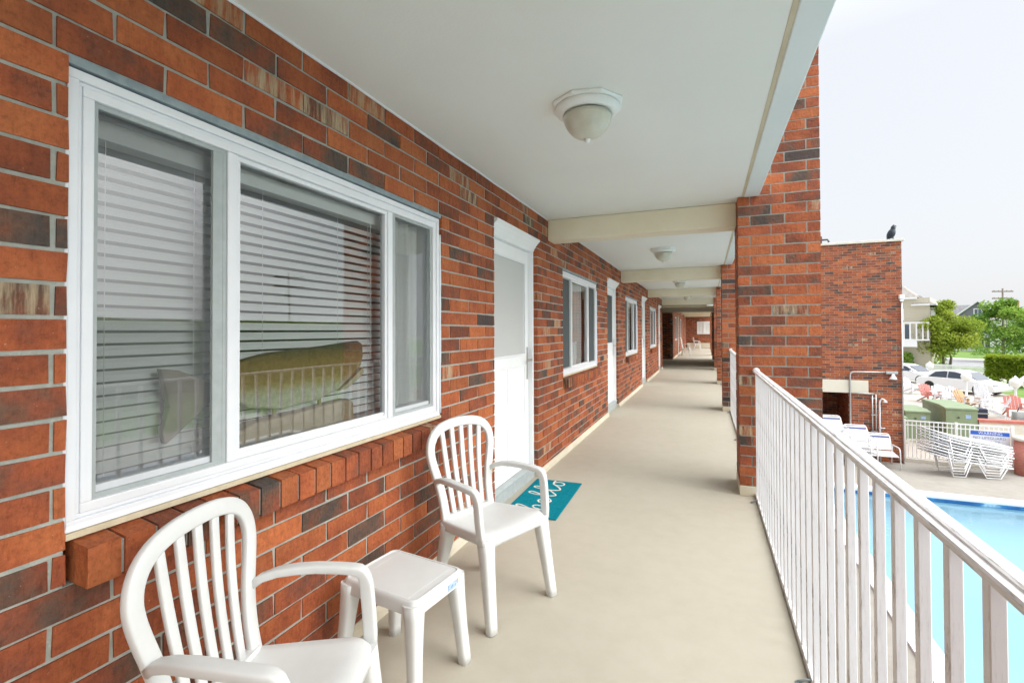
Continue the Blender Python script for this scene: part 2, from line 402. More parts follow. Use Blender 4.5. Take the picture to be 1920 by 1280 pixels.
# ------------------------------------------------------------------ brickwork
CO = .0773; BL = .243; JT = .0098
def bcol(dark=0.0):
    t = rnd.random()
    if t < .44: tone = rnd.uniform(.0, .42)
    elif t < .75: tone = rnd.uniform(.35, .62)
    elif t < .97-dark: tone = rnd.uniform(.60, .82)
    else: tone = rnd.uniform(.80, .95)
    if rnd.random() < .006 + dark*.3: tone = 1.0
    w = rnd.uniform(.6, 1) if rnd.random() < .03 else 0.0
    return (max(tone, .002), rnd.random(), w)
def clip(segs, holes):
    for a, b in holes:
        out = []
        for s, e in segs:
            if b <= s or a >= e: out.append((s, e)); continue
            if s < a: out.append((s, a))
            if e > b: out.append((b, e))
        segs = out
    return segs
def brick_face(mb, axis, pos, sgn, u0, u1, z0, z1, holes=(), phase=0.0, depth=.09, washz=None, bt=None):
    """running-bond wall in the plane axis=pos facing sgn; u runs along the other axis. Mortar sits 7 mm back (material 1)."""
    def put(ua, ub, za, zb, d0, col, mi, j=0.0, skip=()):
        a, b = pos, pos - sgn*d0
        if axis == 'x': mb.box(a, b, ua, ub, za, zb, col, mi, j)
        else: mb.box(ua, ub, a, b, za, zb, col, mi, j)
    k0 = int(math.floor(z0/CO + 1e-6)); k1 = int(math.ceil(z1/CO - 1e-6))
    for k in range(k0, k1):
        za, zb = max(k*CO + JT/2, z0), min((k+1)*CO - JT/2, z1)
        if zb - za < .008: continue
        ph = phase + (BL/2 if k % 2 == 0 else 0)
        zc = (za+zb)/2
        hs = [(h[0], h[1]) for h in holes if h[2] < zc < h[3]]
        n0 = int(math.floor((u0-ph)/BL)) - 1
        n1 = int(math.ceil((u1-ph)/BL)) + 1
        for n in range(n0, n1):
            a = max(ph + n*BL + JT/2 + rnd.uniform(-.002,.002), u0); b = min(ph + (n+1)*BL - JT/2 + rnd.uniform(-.002,.002), u1)
            if b - a < .012: continue
            for s, e in clip([(a, b)], hs):
                if e - s < .012: continue
                c = bcol()
                if washz and zc > washz and rnd.random() < .13: c = (c[0], c[1], rnd.uniform(.6, 1))
                off = rnd.uniform(-.0012, .0012)
                put(s, e, za, zb, depth, c, 0, .0018)
    # mortar bed, cut round the holes
    us = sorted({u0, u1, *[h[i] for h in holes for i in (0,1) if u0 < h[i] < u1]})
    zs = sorted({z0, z1, *[h[i] for h in holes for i in (2,3) if z0 < h[i] < z1]})
    mb_pos = pos - sgn*.0045
    for i in range(len(us)-1):
        for q in range(len(zs)-1):
            uc, zc = (us[i]+us[i+1])/2, (zs[q]+zs[q+1])/2
            if any(h[0] < uc < h[1] and h[2] < zc < h[3] for h in holes): continue
            e = .004
            ua, ub = us[i], us[i+1]
            if any(abs(h[1]-ua) < 1e-6 and h[2] < zc < h[3] for h in holes): ua += e
            if any(abs(h[0]-ub) < 1e-6 and h[2] < zc < h[3] for h in holes): ub -= e
            a, b = mb_pos, pos - sgn*(depth+.01)
            if axis == 'x': mb.box(a, b, ua, ub, zs[q], zs[q+1], (0,0,.0001), 1)
            else: mb.box(ua, ub, a, b, zs[q], zs[q+1], (0,0,.0001), 1)

# ================================================================== THE MOTEL
XW = -1.375                  # face of the brick wall
MOD = 4.165                  # bay length
CEIL = 2.32
motel = thing('motel_building', 'long red brick motel with open upper walkway, white ceiling and brick pillars', 'motel', (0,0,0))

WIN = [(.645+MOD*i, 2.352+MOD*i) for i in range(4)]
DOOR = [(3.07+MOD*i, 4.0+MOD*i) for i in range(4)]
ZW0, ZW1, ZS = .808, 1.936, .69
END = 17.0
holes = []
for a, b in WIN: holes += [(a, b, ZW0-.002, ZW1), (a+.002, b+.02, CO*9-.002, ZW0-.002)]
for a, b in DOOR: holes += [(a, b, 0, CO*27-.004)]
wb = MB()
brick_face(wb, 'x', XW, 1, -3.5, END, .055, CEIL, holes, phase=.618, washz=2.0)
wb.build('wall', [M['brick'], M['mortar']], motel)
# far wall beyond the stair passage
WIN2 = [(24.2, 25.6), (29.2, 30.6)]; DOOR2 = [(26.9, 27.8), (33.2, 34.1)]
h2 = [(a, b, ZW0, ZW1) for a, b in WIN2] + [(a, b, 0, CO*27) for a, b in DOOR2]
wb = MB(); brick_face(wb, 'x', XW, 1, 22.4, 37.5, .055, CEIL, h2, phase=.1)
wb.build('wall', [M['brick'], M['mortar']], motel)
wb = MB(); brick_face(wb, 'y', 37.5, -1, XW, .9, .0, CEIL, [(-.62,.32,1.0,1.92)], phase=.05)
wb.build('wall', [M['brick'], M['mortar']], motel)
# dark stair passage: return walls and back wall
wb = MB()
brick_face(wb, 'y', 22.4, -1, -4.2, XW+.0, .0, CEIL, [], phase=.1)
brick_face(wb, 'y', END, 1, -4.2, XW-.11, .0, CEIL, [], phase=.1)
brick_face(wb, 'x', -4.2, 1, END, 22.4, .0, CEIL, [], phase=.1)
wb.build('stair_wall', [M['brick'], M['mortar']], motel)

# lower-storey wall, slab edge and roof above
lw = MB(); lw.box(XW-.2, XW, -3.5, 37.5, G, -.2, mi=0); lw.build('lower_wall', M['redcap'], motel)
sl = MB()
sl.box(XW-.1, .2629, -3.5, 37.5, CEIL, CEIL+.2)
sl.build('ceiling', M['ceiling'], motel)
so = MB(); so.box(.282, .389, -3.5, 17.3, CEIL-.006, CEIL+.28); so.build('soffit', M['soffit'], motel, .006)
so = MB(); so.box(.282, .389, 22.2, 37.5, CEIL-.006, CEIL+.28); so.build('soffit', M['soffit'], motel, .006)
tr = MB(); tr.box(.2632, .2818, -3.5, 37.5, CEIL-.002, CEIL+.1); tr.build('soffit_trim', M['trimtan'], motel)
rf = MB(); rf.box(XW-6, .40, -3.5, 37.5, CEIL+.285, CEIL+.5); rf.build('roof', M['roofgrey'], motel)
# ragged caulk bead between brick and ceiling
ck = MB(); pts = [(XW+.004, -3.5+i*.17, CEIL-.002+rnd.uniform(-.002,.002)) for i in range(int((END+3.5)/.17))]
ck.sweep(pts, lambda i: (.006+rnd.uniform(-.001,.003), .006+rnd.uniform(-.001,.002)), (0,0,1), 6, 1)
ck.build('ceiling_caulk', M['vinyl'], motel)
# cross beams
for i in range(4):
    y = 4.30 + MOD*i
    b = MB(); b.box(XW+.001, .2345, y, y+.20, CEIL-.195, CEIL-.001); b.build('beam', M['beam'], motel, .008)
for y in (22.45, 26.5, 30.6, 34.7):
    b = MB(); b.box(XW+.001, .248, y, y+.20, CEIL-.12, CEIL-.001); b.build('beam', M['beam'], motel)
# passage ceiling is dropped and dark
b = MB(); b.box(-4.2, 1.2, 17.05, 22.35, CEIL-.26, CEIL-.003); b.build('passage_ceiling', M['trimtan'], motel)
# pillars
def pillar(y0, z0, z1, x0=.235, x1=.790, d=.43):
    mb = MB(); k0 = math.floor(z0/CO); k1 = math.ceil(z1/CO)
    for k in range(k0, k1):
        za, zb = max(z0, k*CO + JT/2), min(z1, (k+1)*CO - JT/2)
        if zb-za < .01: continue
        hd = .082; J = .0012
        def bx(a, b, c, e):
            col = bcol(.045)
            mb.box(a, b, c, e, za, zb, col, 0, J)
        if k % 2:   # header at the left
            bx(x0, x0+hd, y0, y0+.232)
            m = (x0+hd+JT+x1)/2
            bx(x0+hd+JT, m-JT/2, y0, y0+.09); bx(m+JT/2, x1, y0, y0+.09)
            bx(x0, x0+.1, y0+.232+JT, y0+d); bx(x1-.1, x1, y0+.09+JT, y0+d-.1); bx(x0+.1+JT, x1, y0+d-.09, y0+d)
        else:
            bx(x1-hd, x1, y0, y0+.232)
            m = (x0+x1-hd-JT)/2
            bx(x0, m-JT/2, y0, y0+.09); bx(m+JT/2, x1-hd-JT, y0, y0+.09)
            bx(x0, x0+.1, y0+.09+JT, y0+.09+.232); bx(x0, x0+.1, y0+.09+.232+JT, y0+d); bx(x1-.1, x1, y0+.232+JT, y0+d); bx(x0+.1+JT, x1-.1-JT, y0+d-.09, y0+d)
    e = .0045
    mb.box(x0+e, x1-e, y0+e, y0+d-e, z0, z1, (0,0,.0001), 1)
    return mb
for i in range(5):
    y = 4.135 + MOD*(i-1)
    if i == 4: y = 16.72
    o = pillar(y, .075, 4.4).build('pillar', [M['brick'], M['mortar']], motel)
    b = MB(); b.box(.232, .795, y-.003, y+.433, .0, .0745); b.build('pillar_plinth', M['cove'], o, .004)
    pillar(y, G, -.205, .345, .79).build('pillar_base', [M['brick'], M['mortar']], o)
for y in (22.6, 26.6, 30.7, 34.8):
    pillar(y, .0, 2.6).build('pillar', [M['brick'], M['mortar']], motel)
# painted cove strip along the foot of the wall, broken at the doors
def cove(y0, y1):
    c = MB(); poly = [(XW-.03, 0.001), (XW+.022, 0.001), (XW+.017, .03), (XW+.004, .0545), (XW-.03, .0545)]
    c.prism(poly, lambda p, t: (p[0], t, p[1]), y0, y1); c.build('cove_base', M['cove'], motel)
edges = [-3.5]
for a, b in DOOR: edges += [a-.005, b+.005]
edges.append(END)
for i in range(0, len(edges), 2): cove(edges[i], edges[i+1])
cove(22.4, 26.9); cove(27.8, 33.2); cove(34.1, 37.5)

# walkway (structure)
fl = MB(); fl.box(XW-.3, .3388, -3.5, 37.6, -.19, 0); fl.box(-4.3, XW-.3, END, 22.4, -.19, 0)
fl.box(.338, 1.1, 17.7, 22.2, -.19, 0)
tag(fl.build('walkway', M['floor'], None, .006), 'beige coated upper walkway running along the brick wall', None, None, 'structure')

# ---- windows
XF = -1.396                  # front of the vinyl frame
def ring(mb, y0, y1, z0, z1, w, xf, xb, wz=None):
    wz = w if wz is None else wz
    mb.box(xb, xf, y0, y1, z0, z0+wz); mb.box(xb, xf, y0, y1, z1-wz, z1)
    mb.box(xb, xf, y0, y0+w, z0+wz, z1-wz); mb.box(xb, xf, y1-w, y1, z0+wz, z1-wz)
def pane(name, m, parent, y0, y1, z0, z1, x):
    p = MB(); p.quad((x,y0,z0),(x,y1,z0),(x,y1,z1),(x,y0,z1)); return p.build(name, m, parent, recalc=False)
def sill_bricks(parent, y0, y1):
    s = MB(); n = round((y1-y0)/.0775); st = (y1-y0)/n
    for i in range(n):
        a = y0 + i*st + .0045; b = y0 + (i+1)*st - .0045
        c = bcol(); dz = rnd.uniform(-.002,.002)
        poly = [(XW-.09, .700), (XW+.052, .690+dz), (XW+.052, .782+dz), (XW-.09, .803)]
        s.loft([[(p[0]+rnd.uniform(-.001,.001), a, p[1]) for p in poly], [(p[0]+rnd.uniform(-.001,.001), b, p[1]) for p in poly]], True, True, False, 0, False, c)
    poly = [(XW-.09, .702), (XW+.045, .694), (XW+.045, .775), (XW-.09, .797)]
    s.loft([[(p[0], y0+.007, p[1]) for p in poly], [(p[0], y1-.007, p[1]) for p in poly]], True, True, False, 1, False, (0,0,.0001))
    return s.build('sill', [M['brick'], M['mortar']], parent)
def window(y0, y1, kind, scr=('screen','screen')):
    W = y1-y0; z0, z1 = ZW0+.004, ZW1-.026
    f = MB()
    ring(f, y0+.004, y1-.004, z0, z1, .024, XF+.006, XF-.05)
    ring(f, y0+.028, y1-.028, z0+.024, z1-.024, .010, XF-.002, XF-.05)
    ring(f, y0+.038, y1-.038, z0+.034, z1-.034, .024, XF+.002, XF-.05)
    # mullions
    ya, yb = y0+.062, y1-.062
    m1, m2 = y0+.440, y1-.440
    for m in (m1, m2): f.box(XF-.05, XF-.004, m-.017, m+.017, z0+.058, z1-.058)
    # sloping inner sill of the frame
    f.prism([(XF+.002, z0), (XF+.012, z0), (XF+.002, z0+.02)], lambda p, t: (p[0], t, p[1]), y0+.004, y1-.004)
    w = f.build('window', M['vinyl'], motel, .0025)
    zz0, zz1 = z0+.058, z1-.058
    s = MB()  # centre sash ring
    ring(s, m1+.017, m2-.017, zz0, zz1, .016, XF-.012, XF-.04); s.build('sash', M['vinyl'], w, .002)
    for a, b in ((ya, m1-.017), (m2+.017, yb)):
        s = MB(); ring(s, a+.001, b-.001, zz0, zz1, .012, XF-.010, XF-.022)
        s.box(XF-.022, XF-.011, (b-.045 if a == ya else a+.012), (b-.012 if a == ya else a+.03), zz0+.012, zz1-.012)
        s.build('screen_frame', M['alu'], w)
        pane('screen', M[scr[0] if a == ya else scr[1]], w, a+.01, b-.01, zz0+.01, zz1-.01, XF-.018)
        pane('pane', M['glass'], w, a, b, zz0, zz1, XF-.034)
    pane('pane', M['glass'], w, m1+.02, m2-.02, zz0, zz1, XF-.028)
    # lintel, caulk
    l = MB(); l.box(XW-.1, XW-.006, y0-.01, y1+.01, ZW1-.022, ZW1+.002); l.build('lintel', M['steel'], w)
    for ye in (y0+.001, y1-.001):
        c = MB(); pts = [(XF+.008, ye, z0+.01+i*.05) for i in range(int((z1-z0)/.05))]
        c.sweep(pts, lambda i: (.004+rnd.uniform(0,.003), .006+rnd.uniform(0,.003)), (1,0,0), 6, 1)
        c.build('caulk', M['vinyl'], w)
    b = MB(); b.box(XF-.02, XW-.004, y0+.003, y1-.003, .7965, z0-.001); b.build('sill_caulk', M['caulk'], w)
    sill_bricks(w, y0+.014, y1+.02)
    # room behind
    r = MB(); xb = XF-1.8; r.box(xb, XF-.06, y0-.1, y1+.1, .3, 2.15, skip=('+x',)); r.build('room', M['room'], w)
    # vinyl jamb liner behind the frame
    j = MB(); ring(j, y0+.02, y1-.02, z0+.02, z1-.02, .03, XF-.052, XF-.13); j.build('jamb', M['vinyl'], w)
    if kind == 'blind':
        bl = MB(); xs = XF-.108; pitch = .0345; yl, yr = y0+.055, m2+.14
        n = int((1.775-.87)/pitch)
        for i in range(n):
            zc = .885 + i*pitch; aa = R(57); hw = .0160
            dx, dz = hw*math.cos(aa), hw*math.sin(aa)
            bl.loft([[(xs+dx, yl, zc-dz), (xs+.002, yl, zc+.0015), (xs-dx, yl, zc+dz), (xs-.002, yl, zc-.0015)], [(xs+dx, yr, zc-dz), (xs+.002, yr, zc+.0015), (xs-dx, yr, zc+dz), (xs-.002, yr, zc-.0015)]], True, True, False)
        bl.box(xs-.03, xs+.03, yl, yr, 1.79, 1.84); bl.box(xs-.02, xs+.02, yl, yr, .852, .872)
        bl.build('blind', M['blind'], w)
        cd = MB()
        for yy in (y0+.13, y0+.37, y0+.62, y0+1.0, y0+1.2):
            cd.box(xs+.021, xs+.0225, yy, yy+.0015, .87, 1.79)
        cd.box(xs+.03, xs+.033, m2-.06, m2-.057, 1.15, 1.79)
        cd.build('blind_cord', M['blind'], w)
        cu = MB(); rows = [[(XF-.10+.018*math.sin(i*.9)+.006*math.sin(i*2.3), m2+.145+i*.012, z) for i in range(20)] for z in (.83, 1.85)]
        cu.loft(rows, False, False, True); cu.build('curtain', M['curtain'], w)
    else:
        lo, hi = (.33, .72) if kind == 'mid' else (.08, .5)
        cu = MB(); n = int(W*(hi-lo)/.012)
        rows = [[(XF-.095+.02*math.sin(i*.8)+.008*math.sin(i*2.1), y0+W*lo+i*.012, z) for i in range(n)] for z in (.83, 1.85)]
        cu.loft(rows, False, False, True); cu.build('curtain', M['curtain'], w)
    return w
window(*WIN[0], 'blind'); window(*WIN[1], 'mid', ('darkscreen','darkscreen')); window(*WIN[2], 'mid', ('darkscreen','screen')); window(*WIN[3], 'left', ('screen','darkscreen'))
def plain_window(y0, y1):
    f = MB(); ring(f, y0, y1, ZW0, ZW1, .05, XW-.01, XW-.06); f.box(XW-.06, XW-.012, (y0+y1)/2-.02, (y0+y1)/2+.02, ZW0+.05, ZW1-.05)
    w = f.build('window', M['vinyl'], motel)
    pane('pane', M['carglass'], w, y0+.05, y1-.05, ZW0+.05, ZW1-.05, XW-.04)
for a, b in WIN2: plain_window(a, b)

# ---- doors
def door(y0, y1, kind):
    zt = CO*27-.008; xd = XW-.075
    f = MB()
    f.box(xd-.06, XW-.035, y0+.003, y0+.035, .10, zt-.002); f.box(xd-.06, XW-.035, y1-.035, y1-.003, .10, zt-.002)   # jambs
    f.box(xd-.06, XW-.036, y0+.035, y1-.035, zt-.11, zt-.002)
    # door leaf with window opening
    ya, yb = y0+.037, y1-.037; zb = zt-.112; st = .075
    f.box(xd-.035, xd, ya, ya+st, .115, zb); f.box(xd-.035, xd, yb-st, yb, .115, zb)
    f.box(xd-.035, xd, ya+st, yb-st, zb-.10, zb); f.box(xd-.035, xd, ya+st, yb-st, .98, 1.07)
    f.box(xd-.035, xd, ya+st, yb-st, .115, .21)
    ym = (ya+yb)/2
    f.box(xd-.035, xd, ym-.04, ym+.04, .21, .98)
    f.box(xd-.035, xd-.008, ya+st, ym-.04, .21, .98); f.box(xd-.035, xd-.008, ym+.04, yb-st, .21, .98)
    o = f.build('door', M['doorwhite'], motel, .003)
    ho = MB()   # moulded header hood
    poly = [(xd-.03, zt-.10), (XW-.032, zt-.10), (XW-.028, zt-.085), (XW-.012, zt-.06), (XW+.012, zt-.03), (XW+.026, zt-.018), (XW+.026, zt-.003), (xd-.03, zt-.003)]
    ho.prism(poly, lambda p, t: (p[0], t, p[1]), y0+.002, y1-.002); ho.build('header_hood', M['doorwhite'], o)
    pr = MB(); ring(pr, ya+st+.001, yb-st-.001, 1.071, zb-.101, .014, xd+.004, xd-.03); pr.build('glazing_bead', M['vinyl'], o)
    pane('pane', M['glass'], o, ya+st+.014, yb-st-.014, 1.085, zb-.114, xd-.012)
    if kind == 'screen':
        cu = MB(); rows = [[(xd-.06+.010*math.sin(i*.7), ya+st+i*.012, z) for i in range(int((yb-ya-2*st)/.012)+1)] for z in (1.06, zb-.09)]
        cu.loft(rows, False, False, True); cu.build('curtain', M['curtain'], o)
    else:
        b = MB(); b.box(xd-.08, xd-.05, ya+st, yb-st, 1.06, zb-.09); b.build('inner_door', M['room'], o)
    pane('screen', M['doorscreen' if kind == 'screen' else 'darkscreen'], o, ya+st+.014, yb-st-.014, 1.085, zb-.114, xd-.004)
    bk = MB(); bk.box(xd-.12, xd-.09, y0-.02, y1+.02, .0, zt+.05); bk.build('backing', M['room'], o)
    hd = MB(); yh = yb-.03
    hd.box(xd, xd+.006, yh-.016, yh+.012, .86, 1.14); hd.tube([(xd+.006, yh, 1.03), (xd+.045, yh, 1.03), (xd+.05, yh-.02, 1.03), (xd+.05, yh-.10, 1.028)], .008, 8)
    hd.build('handle', M['brass'], o, .002)
    th = MB(); th.box(xd-.08, XW-.03, y0+.004, y1-.004, .001, .098); th.box(xd-.05, XW-.018, y0+.004, y1-.004, .0985, .112)
    th.build('threshold', M['alu'], o, .003)
    return o
for i, (a, b) in enumerate(DOOR): door(a, b, ('screen', 'dark', 'screen', 'screen')[i])
for (a, b), mt in zip(DOOR2, ('doorwhite', 'redplastic')):
    d = MB(); d.box(XW-.08, XW-.03, a+.002, b-.002, .002, CO*27-.003); d.build('door', M[mt], motel)
# far end: white double window and pale panel under it
f = MB()
f.box(-.619, .319, 37.46, 37.54, 1.001, 1.06); f.box(-.619, .319, 37.46, 37.54, 1.86, 1.919)
for x in (-.619, -.19, .26): f.box(x, x+.06 if x != -.19 else x+.08, 37.46, 37.54, 1.06, 1.86)
for x in (-.4, .06): f.box(x, x+.02, 37.47, 37.52, 1.06, 1.86)
f.box(-.559, .26, 37.475, 37.515, 1.33, 1.35); f.box(-.559, .26, 37.475, 37.515, 1.6, 1.62)
w = f.build('window', M['housewhite'], motel)
p = MB(); p.quad((-.56,37.5,1.06),(.26,37.5,1.06),(.26,37.5,1.86),(-.56,37.5,1.86)); p.build('pane', M['curtain'], w)
b = MB(); b.box(-1.3, .35, 37.2, 37.4, .02, .36); b.build('low_panel', M['cove'], motel)

# flush batten light at passage entrance, small bracket on the pillar
t = MB(); t.box(.02, .22, 16.72, 16.86, CEIL-.26, CEIL-.205); tag(t.build('batten_light', M['lampbase'], None, .01), 'small white batten light on the last beam before the dark passage', 'light')
t = MB(); t.tube([(.78, 4.16, 1.945), (.835, 4.15, 1.945), (.845, 4.15, 1.925)], .007, 6); t.box(.785, .80, 4.145, 4.185, 1.92, 1.97)
tag(t.build('wall_bracket', M['ironfence'], None), 'tiny dark metal bracket sticking out of the nearest brick pillar', 'bracket')

# ================================================================== wing building beyond the pool
wing = thing('brick_wing', 'tall red brick wing with stone coping beyond the pool', 'building', (0,0,0))
WY = 17.69; WX1 = 5.445
wb = MB(); brick_face(wb, 'y', WY, -1, .80, WX1, G, 3.93, [(3.2, 4.08, G, -.29)], phase=.07)
brick_face(wb, 'x', WX1, 1, WY+.1, 22.3, G, 3.93, [], phase=.02)
wb.build('wall', [M['brick'], M['mortar']], wing)
wb = MB(); brick_face(wb, 'y', WY+1.6, -1, 2.6, 4.6, G, -.2, [], phase=.07); brick_face(wb, 'x', 4.10, -1, WY+.12, WY+1.6, G, -.2, [], phase=.02)
wb.build('recess_wall', [M['brick'], M['mortar']], wing)
b = MB(); b.box(.8, 5.3, WY+.11, 22.2, -.15, CEIL-.4); b.build('inner_floor', M['room'], wing)
b = MB(); b.box(.75, WX1+.06, WY-.06, 22.4, 3.93, 4.0); b.build('coping', M['stone'], wing, .008)
b = MB(); b.box(2.9, 4.575, WY-.025, WY+.2, -.665, -.27); b.build('lintel', M['lintelcream'], wing, .006)
b = MB(); b.box(.9, WX1-.1, WY+.3, 22.2, 3.7, 3.92); b.build('roof', M['roofgrey'], wing)
# pipes
t = MB(); y = WY-.05
t.tube([(4.10, y, G), (4.10, y, -.12), (4.115, y, -.05), (4.18, y, -.012), (5.02, y, .0)], .024, 8)
t.tube([(4.16, y-.02, -.66), (4.70, y-.02, -.66)], .02, 8)
o = tag(t.build('conduit_pipe', M['pipe'], None), 'grey conduit pipe bent along the brick wing to the floodlight', 'pipe')
t = MB(); t.tube([(4.66, y, -.67), (4.66, y, -1.86)], .02, 8); t.tube([(4.75, y, -.68), (4.75, y, -1.86)], .018, 8)
for z in (-.8, -1.3, -1.8): t.box(4.63, 4.78, y-.01, y+.05, z-.015, z+.015)
t.build('riser', M['pipe'], o)
sh = thing('outdoor_shower', 'white outdoor shower pipe with hooked shower head on the brick wing', 'shower', (4.84, WY-.06, G))
t = MB(); t.tube([(0,0,0), (0,0,1.75), (.01,0,1.84), (.05,-.03,1.90), (.10,-.06,1.88)], .022, 8); t.build('pipe', M['whitemetal'], sh)
t = MB(); t.lathe([(.018,.0),(.03,-.03),(.06,-.07),(.055,-.08)], (.115,-.07,1.88), 12); t.build('shower_head', M['whitemetal'], sh)
t = MB(); t.tube([(-.02,-.03,1.02),(.12,-.03,1.02)], .02, 8); t.lathe([(.04,-.02),(.045,.0),(.04,.02)], (.0,-.03,1.02), 10); t.build('valve', M['pipe'], sh)
fd = thing('floodlight', 'white floodlight on the brick wing at the end of the conduit', 'light', (5.12, WY-.06, .0))
t = MB(); t.box(-.12, .18, -.03, .05, -.05, .03); t.build('mount_box', M['pipe'], fd, .01)
t = MB(); t.lathe([(.03,.0),(.045,-.05),(.09,-.13),(.095,-.15),(.085,-.155)], (.05,-.04,-.05), 14); t.build('lamp_head', M['whitemetal'], fd)
ds = thing('downpipe', 'thin downpipe with pale box on the corner of the brick wing', 'pipe', (WX1-.03, WY-.05, 0))
t = MB(); t.tube([(0,0,2.2),(0,0,G)], .02, 8); t.build('pipe', M['pipe'], ds)
t = MB(); t.box(-.07,.06,-.07,.04,2.2,2.32); t.box(-.05,.04,-.05,.03,2.12,2.2); t.build('hopper', M['whitemetal'], ds, .01)
t = MB(); t.box(-.03,.05,-.03,.03,.06,.12); t.build('clamp', M['ironfence'], ds)
# roosting bird: one loft along a leaning spine
def bird():
    sp = [(-.12,0,-.03,.012,.03),(-.095,0,.03,.035,.06),(-.065,0,.075,.075,.085),(-.03,0,.13,.10,.105),(-.005,0,.195,.10,.105),(.015,0,.26,.085,.09),(.03,0,.305,.06,.065),(.036,0,.335,.062,.066),(.045,0,.372,.06,.062),(.062,0,.402,.045,.048),(.085,0,.405,.022,.024),(.108,0,.395,.012,.012),(.125,0,.38,.003,.003)]
    mb = MB()
    mb.sweep([p[:3] for p in sp], lambda i: (sp[i][3], sp[i][4]), (0,1,0), 12, .9)
    for s in (-.035, .035): mb.tube([(.02,s,.10),(.03,s,.04),(.035,s,.0)], .009, 6)
    for s in (-.035, .035): mb.tube([(-.01,s,.004),(.07,s,.004)], .007, 6)
    for s in (-1, 1):
        mb.tube([(.052,s*.034,.405),(.04,s*.04,.445)], .008, 5)
    return mb
o = bird().build('bird', M['bird'], None, loc=(5.23, WY+.06, 4.003))
tag(o, 'black bird perched on the stone coping of the brick wing', 'bird')

# ================================================================== walkway furniture
# ---- railings
NB = {}
def railing(y0, y1, label, first=False):
    r = thing('railing', label, 'railing', (.352, y0, 0), 0, 'white railing sections between brick pillars')
    L = y1-y0
    c = MB()
    prof = [(-.022,.957),(-.022,.966),(-.0195,.9695),(-.010,.9705),(-.0085,.9735),(-.004,.9755),(.012,.9755),(.018,.973),(.022,.967),(.022,.957)]
    c.loft([[(p[0], t, p[1]) for p in prof] for t in [L*i/40 for i in range(41)]], True, True, False)
    c.build('top_rail', M['cap'], r)
    c = MB(); c.box(-.012, .012, 0, L, -.03, .030); c.build('bottom_rail', M['rail'], r, .002)
    n = int(L/.1145); st = L/n
    base = None
    for i in range(n):
        yy = st*(i+.5)
        if 'b' not in NB:
            b = MB(); b.box(-.0095, .0095, -.0095, .0095, .0302, .956)
            base = b.build('baluster', M['rail'], r, .0015, 1); NB['b'] = base; base.location = (0, yy, 0)
        else:
            q = NB['b'].copy(); COL.objects.link(q); q.parent = r; q.location = (0, yy, 0)
    k = MB()
    k.lathe([(.0,-.0),(.018,.004),(.026,.016),(.026,.026),(.016,.038),(.0,.042)], (0, L-.02, .95), 12)
    k.build('end_cap', M['cap'], r)
    for yy in (L*.43, L-.15, .3):
        s = MB(); s.tube([(0, yy, .02),(-.03, yy, .016),(-.055, yy, .004)], .005, 6); s.lathe([(.0,.004),(.012,.003),(.014,.0)], (-.05,yy,.0), 10)
        s.build('floor_bolt', M['steel'], r)
    return r
railing(.43, 4.13, 'nearest white metal railing, running up to the front brick pillar beside the pool')
railing(4.135+.43, 4.135+MOD, 'short visible white railing end between the first and second brick pillars')
railing(4.135+MOD+.43, 4.135+2*MOD, 'narrow sliver of white railing between the second and third brick pillars')
railing(4.135+2*MOD+.43, 16.72, 'farthest white railing, last before the dark passage')

# ---- ceiling lights
def ceiling_light():
    t = thing('ceiling_light', 'nearest ceiling light, octagonal base and frosted bowl above the walkway', 'ceiling light', (-.50, 2.17, CEIL), 0, 'dome lights along the walkway ceiling')
    b = MB(); b.lathe([(.165,.0),(.168,-.008),(.160,-.016),(.150,-.018)], (0,0,0), 8, sm=False)
    b.lathe([(.148,-.017),(.146,-.03),(.136,-.042),(.128,-.047),(.118,-.05),(.108,-.046)], (0,0,0), 40)
    b.build('base', M['lampbase'], t)
    b = MB(); prof = [(.110*math.cos(a), -.046-.115*math.sin(a)) for a in [R(4+i*8.4) for i in range(11)]]
    b.lathe(prof, (0,0,0), 40); b.build('bowl', M['bowl'], t)
    b = MB(); b.lathe([(.013,-.158),(.016,-.163),(.011,-.167),(.012,-.172),(.006,-.177),(.001,-.178)], (0,0,0), 14); b.build('finial', M['lampbase'], t)
    return t
l0 = ceiling_light(); l0.rotation_euler = (0,0,R(12))
for i, lb in enumerate(('second ceiling light, just past the nearest cross beam', 'third ceiling light, between the second and third cross beams', 'fourth ceiling light, smallest before the dark passage')):
    dup(l0, (-.50, 2.17+(i+1)*4.24, CEIL), R(12), lb)

